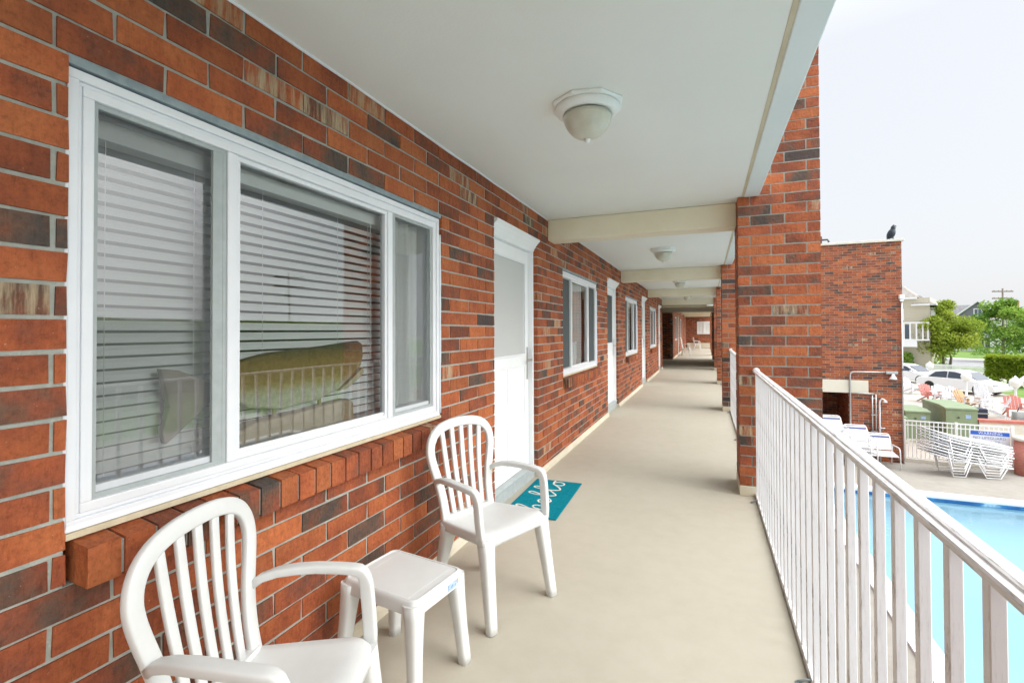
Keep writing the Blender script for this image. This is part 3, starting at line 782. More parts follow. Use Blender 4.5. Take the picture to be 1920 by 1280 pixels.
# ---- resin armchair
def arc_frame():
    half = [(.160,.366),(.160,.42),(.167,.49),(.182,.56),(.199,.62),(.211,.67),(.214,.71),(.204,.752),(.178,.788),(.138,.812),(.088,.825),(.04,.830),(0,.831)]
    half = [(y, z-.015*max(0, z-.40)/.43) for y, z in half]
    pts = half + [(-y, z) for y, z in half[-2::-1]]
    return pts
def back_x(z): return -.180 - .070*((z-.37)/.48) - .012*math.sin(math.pi*(z-.37)/.49)
def resin_chair(label):
    t = thing('resin_armchair', label, 'chair', (0,0,0), 0, 'white resin armchairs on the walkway')
    # seat: dished top with a rolled skirt
    nu, nv = 17, 15; s = MB(); rings = []
    def top(u, v):   # u -1..1 across, v 0 front .. 1 back
        hw = .220 - .040*v - .02*max(0, .12-v)*(1/.12)*abs(u)**6
        x = .176 - .365*v - .018*(abs(u)**4)*(1-v)
        z = .398 - .026*v - .014*(1-u*u)*math.sin(math.pi*min(1, v*.9+.05)) - .012*(max(0, .15-v)/.15)**2
        return (x, u*hw, z)
    idx = {}
    for a in range(nv):
        for b in range(nu):
            idx[a, b] = len(s.v); s.v.append(top(-1+2*b/(nu-1), a/(nv-1)))
    for a in range(nv-1):
        for b in range(nu-1): s.face((idx[a,b], idx[a,b+1], idx[a+1,b+1], idx[a+1,b]), (0,0,0), 0, True)
    loop = [idx[0,b] for b in range(nu)] + [idx[a,nu-1] for a in range(1,nv)] + [idx[nv-1,b] for b in range(nu-2,-1,-1)] + [idx[a,0] for a in range(nv-2,0,-1)]
    prev = loop; cx, cy = -.01, 0
    base = [s.v[i] for i in loop]
    for out, dn in ((.006,.003),(.011,.010),(.013,.022),(.014,1.0)):
        cur = []
        for (x, y, z) in base:
            d = Vector((x-cx, y-cy)); d.normalize()
            front = x > .135
            dd = dn if dn < 1 else (.036 + .03*min(1, (abs(y)/.2))**5 if front else .040)
            cur.append(len(s.v)); s.v.append((x+d.x*out, y+d.y*out, z-dd))
        for i in range(len(loop)):
            k = (i+1) % len(loop); s.face((prev[i], cur[i], cur[k], prev[k]), (0,0,0), 0, True)
        prev = cur
    o = s.build('seat', M['plastic'], t); m = o.modifiers.new('thick', 'SOLIDIFY'); m.thickness = .005; m.offset = -1
    # legs
    for sx, top_, bot, w0, w1 in ((1,(.150,.196,.372),(.210,.218,0),(.038,.034),(.0255,.0215)), (-1,(-.155,.156,.352),(-.235,.182,0),(.044,.032),(.020,.018))):
        for sy in (1,-1):
            l = MB(); n = 9; pts = []; 
            for i in range(n):
                q = i/(n-1); c = q**1.15
                pts.append(Vector(top_).lerp(Vector(bot), q) + Vector((0,0,0)))
            pts = [Vector((p.x, p.y*sy, p.z)) for p in pts]
            def sz(i, w0=w0, w1=w1, n=n):
                q = i/(n-1); f = (1-q)**1.6
                return (w1[0]+(w0[0]-w1[0])*f, w1[1]+(w0[1]-w1[1])*f)
            l.sweep(pts, sz, (1,0,0), 14, .55)
            l.build('leg', M['plastic'], t)
    # back frame
    fp = arc_frame(); f = MB(); fine = []
    for i in range(len(fp)-1):
        for q in range(3):
            a = q/3; p0 = fp[max(i-1,0)]; p1 = fp[i]; p2 = fp[i+1]; p3 = fp[min(i+2,len(fp)-1)]
            def cr(j): return .5*((2*p1[j])+(-p0[j]+p2[j])*a+(2*p0[j]-5*p1[j]+4*p2[j]-p3[j])*a*a+(-p0[j]+3*p1[j]-3*p2[j]+p3[j])*a**3)
            fine.append((cr(0), cr(1)))
    fine.append(fp[-1])
    f.sweep([(back_x(z), y, z) for y, z in fine], (.0235,.0125), (1,0,.16), 14, .42)
    f.box(-.198, -.165, -.162, .162, .352, .388)
    f.build('back_frame', M['plastic'], t)
    for k in range(-2, 3):
        sl = MB(); yt = k*.067; yb = k*.050; zt = (.815, .810, .798)[abs(k)]
        pts = []
        for i in range(9):
            q = i/8; z = .378 + (zt-.378)*q
            y = yb + (yt-yb)*(q**1.25)
            pts.append((back_x(z), y, z))
        sl.sweep(pts, lambda i: (.0135 + .0015*math.sin(math.pi*i/8), .0075), (1,0,.16), 12, .42)
        sl.build('slat', M['plastic'], t)
    for sy in (1,-1):
        a = MB()
        pts = [(-.212,.194,.545),(-.185,.203,.563),(-.14,.214,.576),(-.08,.225,.583),(-.02,.233,.585),(.05,.238,.584),(.095,.239,.582),(.115,.239,.579),(.128,.239,.571),(.1345,.239,.557),(.1385,.2387,.54),(.144,.238,.50),(.149,.237,.45),(.154,.233,.40),(.156,.228,.362)]
        def asz(i):
            if i < 4: return (.0125, .0145+.003*i)
            if i < 7: return (.0125, .0225)
            q = min(1, (i-6)/4)
            return (.0125+.0085*q, .0225-.0095*q)
        a.sweep([(x, y*sy, z) for x, y, z in pts], asz, (0,1,0), 16, .42)
        a.build('armrest', M['plastic'], t)
    return t
chair = resin_chair('white resin armchair farther along the wall, between the side table and the doormat')
chair.location = (-.963, 2.125, 0); chair.rotation_euler = (0,0,R(-21)); chair.scale = (.95,.94,1)
near_chair = dup(chair, (-1.002, .918, 0), R(17), 'nearest white resin armchair, cut off by the bottom edge under the big window'); near_chair.scale = (.94,.93,.985)
dup(chair, (-.95, 26.0, 0), R(-5), 'small distant white chair beyond the dark passage, the nearer of two there')
dup(chair, (-.55, 33.5, 0), R(10), 'farthest white chair, near the white window at the end of the walkway')

# ---- side table
tb = thing('side_table', 'low white resin side table with a blue sticker between the two near armchairs', 'table', (-1.075, 1.550, 0), R(-7.5))
s = MB(); hx, hy, zt = .176, .138, .364
def rr(hx, hy, r, z, n=5):
    pts = []
    for cx, cy, a0 in ((hx-r,hy-r,0),(-hx+r,hy-r,90),(-hx+r,-hy+r,180),(hx-r,-hy+r,270)):
        for i in range(n): a = R(a0+90*i/(n-1)); pts.append((cx+r*math.cos(a), cy+r*math.sin(a), z))
    return pts
s.loft([rr(hx-.012,hy-.012,.02,zt-.004), rr(hx-.010,hy-.010,.022,zt), rr(hx-.004,hy-.004,.026,zt-.001), rr(hx+.002,hy+.002,.028,zt-.007), rr(hx+.005,hy+.005,.03,zt-.02), rr(hx+.007,hy+.007,.03,zt-.05)], True, False, True)
n = len(s.v); s.v += rr(hx-.012,hy-.012,.02,zt-.004); s.face(tuple(range(n, n+20)), (0,0,0), 0, False)
# moulded plank grooves and the raised end rims
for x in (-hx+.045, hx-.045): s.box(x-.0012, x+.0012, -hy+.012, hy-.012, zt-.005, zt-.0035)
s.build('tabletop', M['plastic'], tb)
for sx in (1,-1):
    for sy in (1,-1):
        l = MB(); pts = [(sx*(hx-.025+.030*q), sy*(hy-.022+.028*q), (zt-.02)*(1-q)) for q in [i/8 for i in range(9)]]
        l.sweep(pts, lambda i: (.0235+.013*(1-i/8)**2.2, .021+.012*(1-i/8)**2.2), (1,0,0), 14, .6)
        l.build('leg', M['plastic'], tb)
st = MB(); st.box(hx+.0075, hx+.0085, .035, .085, zt-.043, zt-.02); st.build('sticker', M['sticker'], tb)
st = MB(); st.box(hx+.0075, hx+.0083, .092, .112, zt-.036, zt-.018); st.build('sticker', M['stickerg'], tb)

# ---- doormat with cursive hello
dm = thing('doormat', 'teal doormat with cream cursive lettering outside the first white door', 'doormat', (-1.155, 3.545, 0), R(1.5))
s = MB(); s.box(-.195, .195, -.425, .39, .001, .011); s.build('mat', M['teal'], dm, .004)
def hello():
    # cursive word in (u along the word, v up)
    strokes = []
    p = [(-.30,.00)]
    def add(*pts): p.extend(pts)
    # h
    add((-.25,.05),(-.20,.16),(-.205,.19),(-.225,.17),(-.235,.08),(-.24,-.04),(-.225,.03),(-.20,.06),(-.18,.045),(-.18,0),(-.165,-.04),(-.14,-.02))
    # e
    add((-.10,.01),(-.085,.04),(-.10,.06),(-.125,.04),(-.125,-.01),(-.10,-.04),(-.07,-.025))
    # l
    add((-.02,.04),(.03,.15),(.03,.185),(.008,.18),(-.01,.10),(-.01,.0),(.01,-.04),(.035,-.02))
    # l
    add((.085,.04),(.135,.15),(.135,.185),(.113,.18),(.095,.10),(.095,.0),(.115,-.04),(.145,-.025))
    # o
    add((.185,.02),(.215,.055),(.245,.045),(.255,.005),(.235,-.035),(.205,-.035),(.19,.0),(.205,.045),(.24,.06),(.285,.055))
    return p
hp = hello(); path = []
for i in range(len(hp)-1):
    p0, p1, p2, p3 = hp[max(i-1,0)], hp[i], hp[i+1], hp[min(i+2, len(hp)-1)]
    for q in range(5):
        a = q/5
        path.append(tuple(.5*((2*p1[j])+(-p0[j]+p2[j])*a+(2*p0[j]-5*p1[j]+4*p2[j]-p3[j])*a*a+(-p0[j]+3*p1[j]-3*p2[j]+p3[j])*a**3) for j in (0,1)))
s = MB(); s.sweep([(.028-.95*v, u*1.3+.016, .0112+.0004*math.sin(i)) for i, (u, v) in enumerate(path)], (.0075,.0012), (0,0,1), 6, .6)
s.build('lettering', M['cream'], dm)

# ---- carved fish in the big window
fx = XF-.066
fi = thing('carved_fish', 'painted wooden fish ornament standing inside the big window', 'ornament', (0,0,0))
def cut(name, poly, th, m, par, bev=.006):
    s = MB(); s.prism(poly, lambda p, t: (t, p[0], p[1]), fx-th, fx+th); return s.build(name, m, par, bev, 3)
body = [(1.10,1.165),(1.16,1.185),(1.27,1.205),(1.42,1.215),(1.55,1.222),(1.66,1.232),(1.735,1.238),(1.765,1.225),(1.768,1.17),(1.755,1.128),(1.70,1.09),(1.62,1.04),(1.50,1.005),(1.32,.995),(1.18,1.02),(1.09,1.075)]
cut('body', body, .022, M['fish'], fi, .012)
cut('jaw', [(1.764,1.120),(1.70,1.080),(1.61,1.030),(1.66,1.034),(1.735,1.07),(1.768,1.095)], .024, M['fishjaw'], fi, .004)
cut('tail', [(.90,1.175),(.955,1.165),(1.03,1.13),(1.095,1.125),(1.095,1.095),(1.05,1.06),(1.00,1.02),(.945,.975),(.915,.955),(.905,.99),(.925,1.06),(.915,1.11)], .012, M['fishtail'], fi, .004)
cut('base', [(1.12,.90),(1.12,.945),(1.2,.97),(1.38,.975),(1.55,.985),(1.66,.99),(1.69,.97),(1.69,.90)], .034, M['driftwood'], fi, .01)
s = MB(); s.tube([(fx, 1.30, .96), (fx, 1.30, 1.07)], .008, 8); s.tube([(fx, 1.52, .97), (fx, 1.52, 1.07)], .008, 8); s.build('peg', M['driftwood'], fi)
s = MB(); s.box(fx-.05, fx+.045, .70, 2.30, .868, .8995); s.build('shelf', M['vinyl'], fi)

# ================================================================== POOL COURT
PX0, PX1, PY0, PY1 = 2.66, 12.5, -6.0, 14.42
CW = .32
def ringsheet(name, m, ox0, ox1, oy0, oy1, ix0, ix1, iy0, iy1, z, label):
    s = MB()
    for a, b, c, d in ((ox0,ix0,oy0,oy1),(ix1,ox1,oy0,oy1),(ix0,ix1,oy0,iy0),(ix0,ix1,iy1,oy1)):
        s.quad((a,c,z),(b,c,z),(b,d,z),(a,d,z))
    return tag(s.build(name, m), label, None, None, 'structure')
ringsheet('ground', M['lot'], -60, 260, -60, 320, PX0-.1, PX1+.1, PY0-.1, PY1+.1, G-.012, 'pale ground around the motel')
ringsheet('pool_deck', M['deck'], .3, 14, -12, 18.6, PX0-.05, PX1+.05, PY0-.05, PY1+.05, G-.004, 'weathered concrete pool deck')
s = MB()
for a, b, c, d in ((PX0-CW,PX0,PY0-CW,PY1+CW),(PX1,PX1+CW,PY0-CW,PY1+CW),(PX0,PX1,PY0-CW,PY0),(PX0,PX1,PY1,PY1+CW)): s.box(a, b, c, d, G-.03, G+.03)
tag(s.build('pool_coping', M['signwhite'], None, .006), 'white coping round the swimming pool', None, None, 'structure')
s = MB(); D = 1.0
prof_ = [(0,.031),(0,.25),(.06,.42),(.22,.62),(.55,.82),(1.1,.94),(1.9,D)]
def basin_ring(o, d): return [(PX0+o,PY0+o,G-d),(PX1-o,PY0+o,G-d),(PX1-o,PY1-o,G-d),(PX0+o,PY1-o,G-d)]
s.loft([basin_ring(o, d) for o, d in prof_], True, False, True)
s.quad(*basin_ring(1.9, D))
tag(s.build('pool_basin', M['plaster']), 'pale blue plastered swimming pool basin', None, None, 'structure')
s = MB()
s.box(PX0, PX1, PY1-.008, PY1-.002, G-.115, G-.035); s.box(PX0+.002, PX0+.008, PY0, PY1-.01, G-.115, G-.035)
tag(s.build('pool_tile_band', M['tile']), 'dark blue tile band along the pool waterline', None, None, 'structure')
s = MB(); s.quad((PX0+.009,PY0,G-.10),(PX1,PY0,G-.10),(PX1,PY1-.009,G-.10),(PX0+.009,PY1-.009,G-.10))
tag(s.build('water', M['water'], recalc=False), 'clear light blue pool water', None, None, 'structure')
# lane stripe on the pool floor
s = MB(); s.box(PX0+.1, PX1-.1, 7.35, 7.45, G-D+.002, G-D+.004); tag(s.build('pool_floor_stripe', M['tile']), 'faint dark stripe across the pool floor', None, None, 'structure')

# ---- white fence beyond the deck with the warning sign
FA, FB = (5.55, 18.05), (7.95, 17.75)
fd_ = Vector((FB[0]-FA[0], FB[1]-FA[1], 0)); FL = fd_.length; fang = math.atan2(fd_.y, fd_.x)
fe = thing('picket_fence', 'white metal fence with the blue warning sign behind the stacked loungers', 'fence', (FA[0], FA[1], G), fang)
s = MB(); s.box(0, FL, -.015, .015, 1.205, 1.24); s.box(0, FL, -.012, .012, 1.08, 1.105); s.build('top_rail', M['whitemetal'], fe)
s = MB(); s.box(0, FL, -.012, .012, .10, .13); s.build('bottom_rail', M['whitemetal'], fe)
for i, x in enumerate((.02, FL*.5, FL-.02)):
    s = MB(); s.box(x-.03, x+.03, -.03, .03, .0, 1.26); s.build('post', M['whitemetal'], fe)
pk = None
n = int(FL/.10)
for i in range(1, n):
    x = FL*i/n
    if abs(x-FL*.5) < .05: continue
    if pk is None:
        s = MB(); s.box(-.011, .011, -.009, .009, .131, 1.204); pk = s.build('picket', M['whitemetal'], fe); pk.location = (x,0,0)
    else:
        q = pk.copy(); COL.objects.link(q); q.parent = fe; q.location = (x,0,0)
s = MB(); s.box(-.06, FL, -.06, .2, -.02, .09); s.build('kerb', M['stone'], fe)
# sign
sx = FL*.79
sg = thing('warning_sign', 'white and blue warning sign hung on the white fence', 'sign', (FA[0]+math.cos(fang)*sx, FA[1]+math.sin(fang)*sx, G), fang)
s = MB(); s.box(-.43, .43, -.030, -.022, .60, 1.07); s.build('board', M['signwhite'], sg)
s = MB(); s.box(-.40, .42, -.0335, -.0305, .965, 1.07); s.build('header', M['signblue'], sg)
rx = (R(90),0,0)
text_mesh('WARNING', .105, M['signwhite'], sg, 'heading', .001, (.02,-.0355,1.015), rx)
text_mesh('NO LIFEGUARD', .098, M['signink'], sg, 'lettering', .001, (.0,-.0325,.885), rx)
text_mesh('ON DUTY', .098, M['signink'], sg, 'lettering', .001, (.0,-.0325,.775), rx)
s = MB()
for z in (.70,.66): s.box(-.36, .36, -.0325, -.0305, z-.006, z+.006)
s.build('small_print', M['signink'], sg)

# brick post with stone cap, at the end of the fence
bp = thing('brick_post', 'squat pink brick post with stone cap at the right end of the fence', 'post', (8.08, 17.45, G))
s = MB(); s.lathe([(.24,.0),(.24,.94)], (0,0,0), 20); s.build('shaft', M['pinkbrick'], bp)
s = MB(); s.lathe([(.25,.94),(.285,.955),(.29,1.0),(.26,1.03),(.1,1.05)], (0,0,0), 20); s.build('cap', M['stone'], bp)
s = MB(); s.box(8.0, 8.3, 17.9, 18.6, G, G+.35); s.box(7.6, 8.0, 17.78, 17.98, G, G+.28)
tag(s.build('garden_kerb', M['redcap']), 'low pink kerb wall behind the squat brick post', 'kerb')
s = MB(); s.box(0, 3.2, 0, .25, 0, .84); o = s.build('low_wall', M['stone'], None, loc=(8.55, 21.05, G)); tag(o, 'low pale wall with red cap right of the big green cabinet', 'wall')
s = MB(); s.box(-.02, 3.22, -.03, .28, .845, .93); s.build('cap', M['redcap'], o)

# ---- green utility cabinets
def cabinet(name, label, x, y, w, d, h, lidgap=True, sl=.10):
    t = thing(name, label, 'utility box', (x, y, G), 0, 'green utility cabinets behind the fence')
    s = MB(); s.box(0, w, 0, d, 0, h-.12); s.build('body', M['green'], t, .01)
    s = MB(); poly = [(-.02,h-.118),(-.02,h-.05),(d*.25,h),(d+.02,h),(d+.02,h-.118)]
    s.prism(poly, lambda p, q: (q, p[0], p[1]), -.02, w+.02); s.build('lid', M['green'], t, .012)
    s = MB(); s.lathe([(.03,.0),(.03,.025),(.0,.028)], (w*.4, -.025, h*.72), 10, axis='y'); s.build('lock', M['greendark'], t)
    s = MB(); s.box(w*.62, w*.62+.14, -.004, -.001, h*.70, h*.80); s.build('label_plate', M['sticker'], t)
    s = MB(); s.box(-.06, w+.06, -.06, d+.06, 0, .08); s.build('plinth', M['stone'], t)
cabinet('utility_cabinet', 'largest green utility cabinet, behind the white fence', 7.66, 21.05, .86, 1.95, 1.33)
cabinet('utility_cabinet', 'middle green utility cabinet with sloped lid, left of the largest one', 6.62, 21.35, .72, 1.3, 1.12)
cabinet('utility_cabinet', 'smallest dark green cabinet beside the brick wing corner', 6.0, 21.0, .55, 1.2, .92)

# ---- stacked loungers
def lounger(label, grp):
    t = thing('pool_lounger', label, 'lounger', (0,0,0), 0, grp)
    # profile along x: foot at 0, head at 1.95
    rail = [(0,.30),(.3,.325),(.6,.36),(1.1,.42),(1.5,.50),(1.95,.62)]
    for sy in (-.3, .3):
        f = MB(); f.tube([(x, sy, z) for x, z in rail], .020, 6); f.build('side_rail', M['whitemetal'], t)
        for a, b, c, d in ((.12,.28,.62,.80),(.98,1.12,1.42,1.52)):
            za = .31 if d < 1 else .41; zd = .36 if d < 1 else .50
            l = MB(); l.tube([(a, sy, za), (b, sy, .02), (c, sy, .02), (d, sy, zd)], .014, 6); l.build('leg', M['whitemetal'], t)
    for x, z in ((0,.30),(1.95,.62)):
        f = MB(); f.tube([(x,-.3,z),(x,.3,z)], .015, 6); f.build('cross_bar', M['whitemetal'], t)
    w = MB(); bl = MB()
    def zr(x):
        for (x0,z0),(x1,z1) in zip(rail, rail[1:]):
            if x0 <= x <= x1: return z0+(z1-z0)*(x-x0)/(x1-x0)
        return rail[-1][1]
    n = 27
    for i in range(n):
        x = .06+1.83*i/(n-1); z = zr(x)+.012; x2 = x+.056
        tgt = bl if i in (22, 23) else w
        z2 = zr(min(x2, 1.95))+.012
        tgt.loft([[(x,-.31,z),(x2,-.31,z2),(x2,-.31,z2+.006),(x,-.31,z+.006)],[(x,.31,z),(x2,.31,z2),(x2,.31,z2+.006),(x,.31,z+.006)]], True, True, False)
    w.build('straps', M['strapwhite'], t); bl.build('blue_straps', M['strapblue'], t)
    return t
GR = 'white strap loungers stacked beside the fence'
lg = lounger('stacked white strap lounger, bottom of the pile beside the fence', GR)
sa = math.atan2(.21, 1.22)
hx_, hy_ = 7.42, 17.02
ords = ('second', 'third', 'fourth', 'fifth', 'sixth', 'seventh', 'eighth')
lg.location = (hx_, hy_, G); lg.rotation_euler = (0,0,math.pi+sa); lg.scale = (.95,1,1)
for i in range(8):
    lb = 'topmost white strap lounger of the pile beside the fence' if i == 7 else ords[i]+' white strap lounger up from the bottom of the pile'
    dup(lg, (hx_+rnd.uniform(-.03,.03), hy_+rnd.uniform(-.02,.02), G+.068*(i+1)), None, lb, rot=(0, R(-.35*(i+1)), math.pi+sa+R(rnd.uniform(-1,1))))

# ---- strap chairs stacked by the wing
def strap_chair(label):
    t = thing('strap_chair', label, 'chair', (0,0,0), 0, 'white strap chairs by the brick wing')
    wd = .30
    f = MB(); back = [(-wd,.05,.40),(-wd,.27,.80),(-wd+.03,.30,.855),(-wd+.07,.305,.872),(wd-.07,.305,.872),(wd-.03,.30,.855),(wd,.27,.80),(wd,.05,.40)]
    f.tube(back, .016, 8); f.build('back_frame', M['whitemetal'], t)
    f = MB()
    for sx in (-wd, wd): f.tube([(sx,.06,.40),(sx,-.46,.36)], .016, 8)
    f.tube([(-wd,-.46,.36),(wd,-.46,.36)], .016, 8); f.build('seat_frame', M['whitemetal'], t)
    for sx in (-wd-.04, wd+.04):
        f = MB(); f.tube([(sx,.17,.58),(sx,-.30,.60),(sx,-.40,.58),(sx,-.45,.50),(sx,-.49,0)], .016, 8); f.build('armrest', M['whitemetal'], t)
        f = MB(); f.tube([(sx,.17,.58),(sx,.22,.30),(sx,.26,0)], .016, 8); f.build('leg', M['whitemetal'], t)
    w = MB(); b = MB()
    for i in range(9):
        q = i/8; y, z = .075+.20*q, .44+.365*q
        tgt = b if i == 7 else w
        tgt.loft([[(-wd,y-.004,z),(-wd,y+.018,z+.038),(-wd,y+.014,z+.04),(-wd,y-.008,z+.002)],[(wd,y-.004,z),(wd,y+.018,z+.038),(wd,y+.014,z+.04),(wd,y-.008,z+.002)]], True, True, False)
    for i in range(9):
        y = .03-.47*i/8; z = .408-.04*i/8
        w.box(-wd, wd, y-.022, y+.022, z, z+.006)
    w.build('straps', M['strapwhite'], t); b.build('blue_strap', M['strapblue'], t)
    return t
sc0 = strap_chair('lowest white strap chair, standing alone at the corner of the brick wing')
sc0.location = (4.74, 17.25, G)
for i in range(3):
    dup(sc0, (4.22-.01*i, 17.25+.03*i, G+.10*i), R(2*i-2), ('top', 'middle', 'bottom')[2-i]+' white strap chair of the middle stack in front of the shower pipes')
for i in range(5):
    dup(sc0, (3.60-.01*i, 17.25+.03*i, G+.11*i), R(1.5*i-2), ('topmost', 'fourth from bottom', 'third from bottom', 'second from bottom', 'lowest')[4-i]+' white strap chair of the tallest stack by the dark recess')

# ---- lounging chairs between the cabinets and the cars
def deck_chair(name, label, m, px, d, rz):
    t = thing(name, label, 'chair', at(px, d), rz, 'garden chairs beyond the green cabinets')
    s = MB()
    for i in range(5):
        y = -.24+i*.12; hgt = .98-.05*abs(i-2)
        s.loft([[(-.14,y-.05,.34),(-.14,y+.05,.34),(-.115,y+.05,.34),(-.115,y-.05,.34)],[(-.42,y-.05,hgt),(-.42,y+.05,hgt),(-.395,y+.05,hgt),(-.395,y-.05,hgt)]], True, True, False)
    s.build('back', m, t)
    s = MB()
    for i in range(5):
        x = -.12+i*.12; s.box(x, x+.10, -.28, .28, .33+.02*i, .35+.02*i)
    s.build('seat', m, t)
    for sy in (-.33, .33):
        s = MB(); s.box(-.35, .46, sy-.06, sy+.06, .58, .605); s.build('armrest', m, t)
        s = MB(); s.box(.36, .44, sy-.03, sy+.03, 0, .58); s.build('leg', m, t)
        s = MB(); s.loft([[(-.45,sy-.02,0),(-.36,sy-.02,0),(.36,sy-.02,.42),(.36,sy-.02,.33)],[(-.45,sy+.02,0),(-.36,sy+.02,0),(.36,sy+.02,.42),(.36,sy+.02,.33)]], True, True, False); s.build('leg', m, t)
    return t
deck_chair('garden_chair', 'red slatted garden chair farthest left of the row before the cars', M['redplastic'], 1740, 26.5, R(-75))
deck_chair('garden_chair', 'pale garden chair half hidden by the brick wing corner', M['greychair'], 1706, 30, R(-60))
deck_chair('garden_chair', 'pale garden chair just right of the red one', M['greychair'], 1761, 26.0, R(-95))
deck_chair('garden_chair', 'pale grey garden chair in the middle of the row, before the white sedan', M['greychair'], 1779, 25.2, R(-110))
deck_chair('garden_chair', 'pale garden chair with its side turned, right of the timber-topped one', M['greychair'], 1832, 23.5, R(-140))
deck_chair('garden_chair', 'pale garden chair turned away beside the grey bag', M['greychair'], 1868, 21.5, R(160))
deck_chair('garden_chair', 'red slatted garden chair above the grey bag at the right', M['redplastic'], 1900, 21.8, R(-100))
deck_chair('garden_chair', 'tan timber garden chair leaning in the middle of the row', M['tan'], 1808, 24.0, R(-60))
# stack of grey chairs, dark box, bag
st = thing('stacked_chairs', 'grey white stack of ribbed chairs in front of the white sedan', 'chair stack', at(1838, 24.6))
for i in range(4):
    s = MB()
    for k in range(7):
        s.box(-.27+k*.08, -.205+k*.08, -.02+.035*i, .0+.035*i, .412+.11*i, .85+.11*i)
    s.box(-.28,.28,-.45,.0,.38+.11*i,.41+.11*i); s.build('chair_shell', M['greychair'], st)
s = MB()
for x in (-.26,.26):
    for y in (-.42,.0): s.box(x-.02,x+.02,y-.02,y+.02,0,.4)
s.build('legs', M['greychair'], st)
bx = thing('crate', 'dark navy box stacked at the end of the low wall', 'box', (8.72, 21.6, G+.0))
s = MB(); s.box(0,.30,0,.4,.45,1.22); s.build('case', M['navy'], bx, .02)
s = MB(); s.box(-.02,.32,-.02,.42,.82,.86); s.box(-.02,.32,-.02,.42,1.04,1.08); s.build('band', M['greybag'], bx)
s = MB(); s.box(0,.3,.0,.4,0,.449); s.build('stand', M['stone'], bx)
bg = thing('canvas_bag', 'grey canvas bag with dark pocket behind the low red capped wall', 'bag', (10.1, 21.9, G))
s = MB(); s.loft([rr(.34,.2,.08,z) if z < .9 else rr(.30,.14,.08,z) for z in (0,.3,.6,.92,1.14)], True, True, True); s.build('body', M['greybag'], bg)
s = MB(); s.box(.02,.26,-.215,-.16,.86,1.08); s.build('pocket', M['navy'], bg, .02)
s = MB(); s.tube([(-.18,0,1.13),(-.14,0,1.28),(.06,0,1.28),(.10,0,1.13)], .015, 6); s.build('handle', M['navy'], bg)

# ---- cars
def car(label, loc, rz):
    t = thing('parked_car', label, 'car', loc, rz, 'white cars in the lot beyond the pool')
    L, hw = 2.15, .86
    side = [(-L,.42),(-L+.02,.72),(-1.95,.86),(-1.3,.90),(0,.89),(.95,.86),(1.75,.74),(2.08,.62),(L,.42),(2.05,.24),(-2.05,.24)]
    s = MB(); s.loft([[(x*(.985 if abs(y) > .8 else 1), y, z) for x, z in side] for y in (-hw, -hw+.06, hw-.06, hw)], True, True, False)
    s.build('body', M['carwhite'], t, .04, 3)
    cab = [(-1.75,.86),(-1.15,1.30),(-.55,1.39),(.05,1.38),(.45,1.28),(1.15,.85)]
    s = MB(); s.loft([[(x, y*(.86 if z > 1 else 1), z-(.0)) for x, z in cab] for y in (-hw+.06, -hw+.12, hw-.12, hw-.06)], True, True, False)
    s.build('roof', M['carwhite'], t, .03, 2)
    for sy in (-1, 1):
        for poly in ([(-1.38,.92),(-1.02,1.24),(-.52,1.31),(-.36,1.31),(-.36,.92)], [(-.28,.92),(-.28,1.31),(.05,1.30),(.40,1.22),(.88,.92)]):
            s = MB(); s.loft([[(x, sy*(hw-.05-(z-.9)*.28), z) for x, z in poly], [(x, sy*(hw-.028-(z-.9)*.28), z) for x, z in poly]], True, True, False)
            s.build('window', M['carglass'], t)
    s = MB(); s.loft([[(.52,y,1.275),(1.10,y,.895),(1.13,y,.905),(.55,y,1.295)] for y in (-.62,.62)], True, True, False); s.build('windscreen', M['carglass'], t)
    for sx in (-1.32, 1.32):
        for sy in (-1, 1):
            w = MB(); y0 = sy*(hw-.2); y1 = sy*(hw+.012)
            w.lathe([(.20,y0),(.31,y0),(.325,(y0*.8+y1*.2)),(.325,(y0*.2+y1*.8)),(.30,y1),(.20,y1)], (sx,0,.325), 24, axis='y'); ww = w.build('wheel', M['tyre'], t)
            r = MB(); r.lathe([(.0,y1-sy*.03),(.19,y1-sy*.02),(.205,y1-sy*.005),(.205,y1-sy*.12)], (sx,0,.325), 20, axis='y'); r.build('rim', M['rim'], ww)
    for sy in (-1,1):
        s = MB(); s.box(1.98, 2.11, sy*.82, sy*.48, .58, .68); s.build('headlight', M['headlamp'], t, .02)
        s = MB(); s.box(.72,.84, sy*.86, sy*1.0, .90, .99); s.build('mirror', M['carwhite'], t, .02)
    return t
x, y, z = at(1802, 30.5)
car('white sedan parked side-on behind the garden chairs', (x, y, G), R(-52))
x, y, z = at(1700, 36.5)
car('white car half hidden behind the corner of the brick wing', (x, y, G), R(-48))

# ---- globe posts
for px, d, lb in ((1742, 36.5, 'white urn lamp post between the two white cars'), (1810, 28.3, 'white urn lamp post in front of the white sedan'), (1902, 25.0, 'white urn lamp post before the hedge, nearer the right edge'), (1921, 25.6, 'white urn lamp post cut off at the right edge')):
    p = thing('lamp_post', lb, 'lamp', at(px, d), 0, 'white urn lamps round the lot')
    s = MB(); s.lathe([(.10,.0),(.10,.05),(.06,.09),(.05,.85),(.09,.90),(.12,.94)], (0,0,0), 14); s.build('post', M['housewhite'], p)
    s = MB(); s.lathe([(.10,.94),(.19,1.02),(.245,1.15),(.25,1.24),(.21,1.36),(.13,1.42),(.10,1.44)], (0,0,0), 18); s.build('lamp_globe', M['globe'], p)
    s = MB(); s.lathe([(.11,1.44),(.12,1.46),(.05,1.50),(.03,1.55),(.0,1.57)], (0,0,0), 12); s.build('finial', M['housewhite'], p)

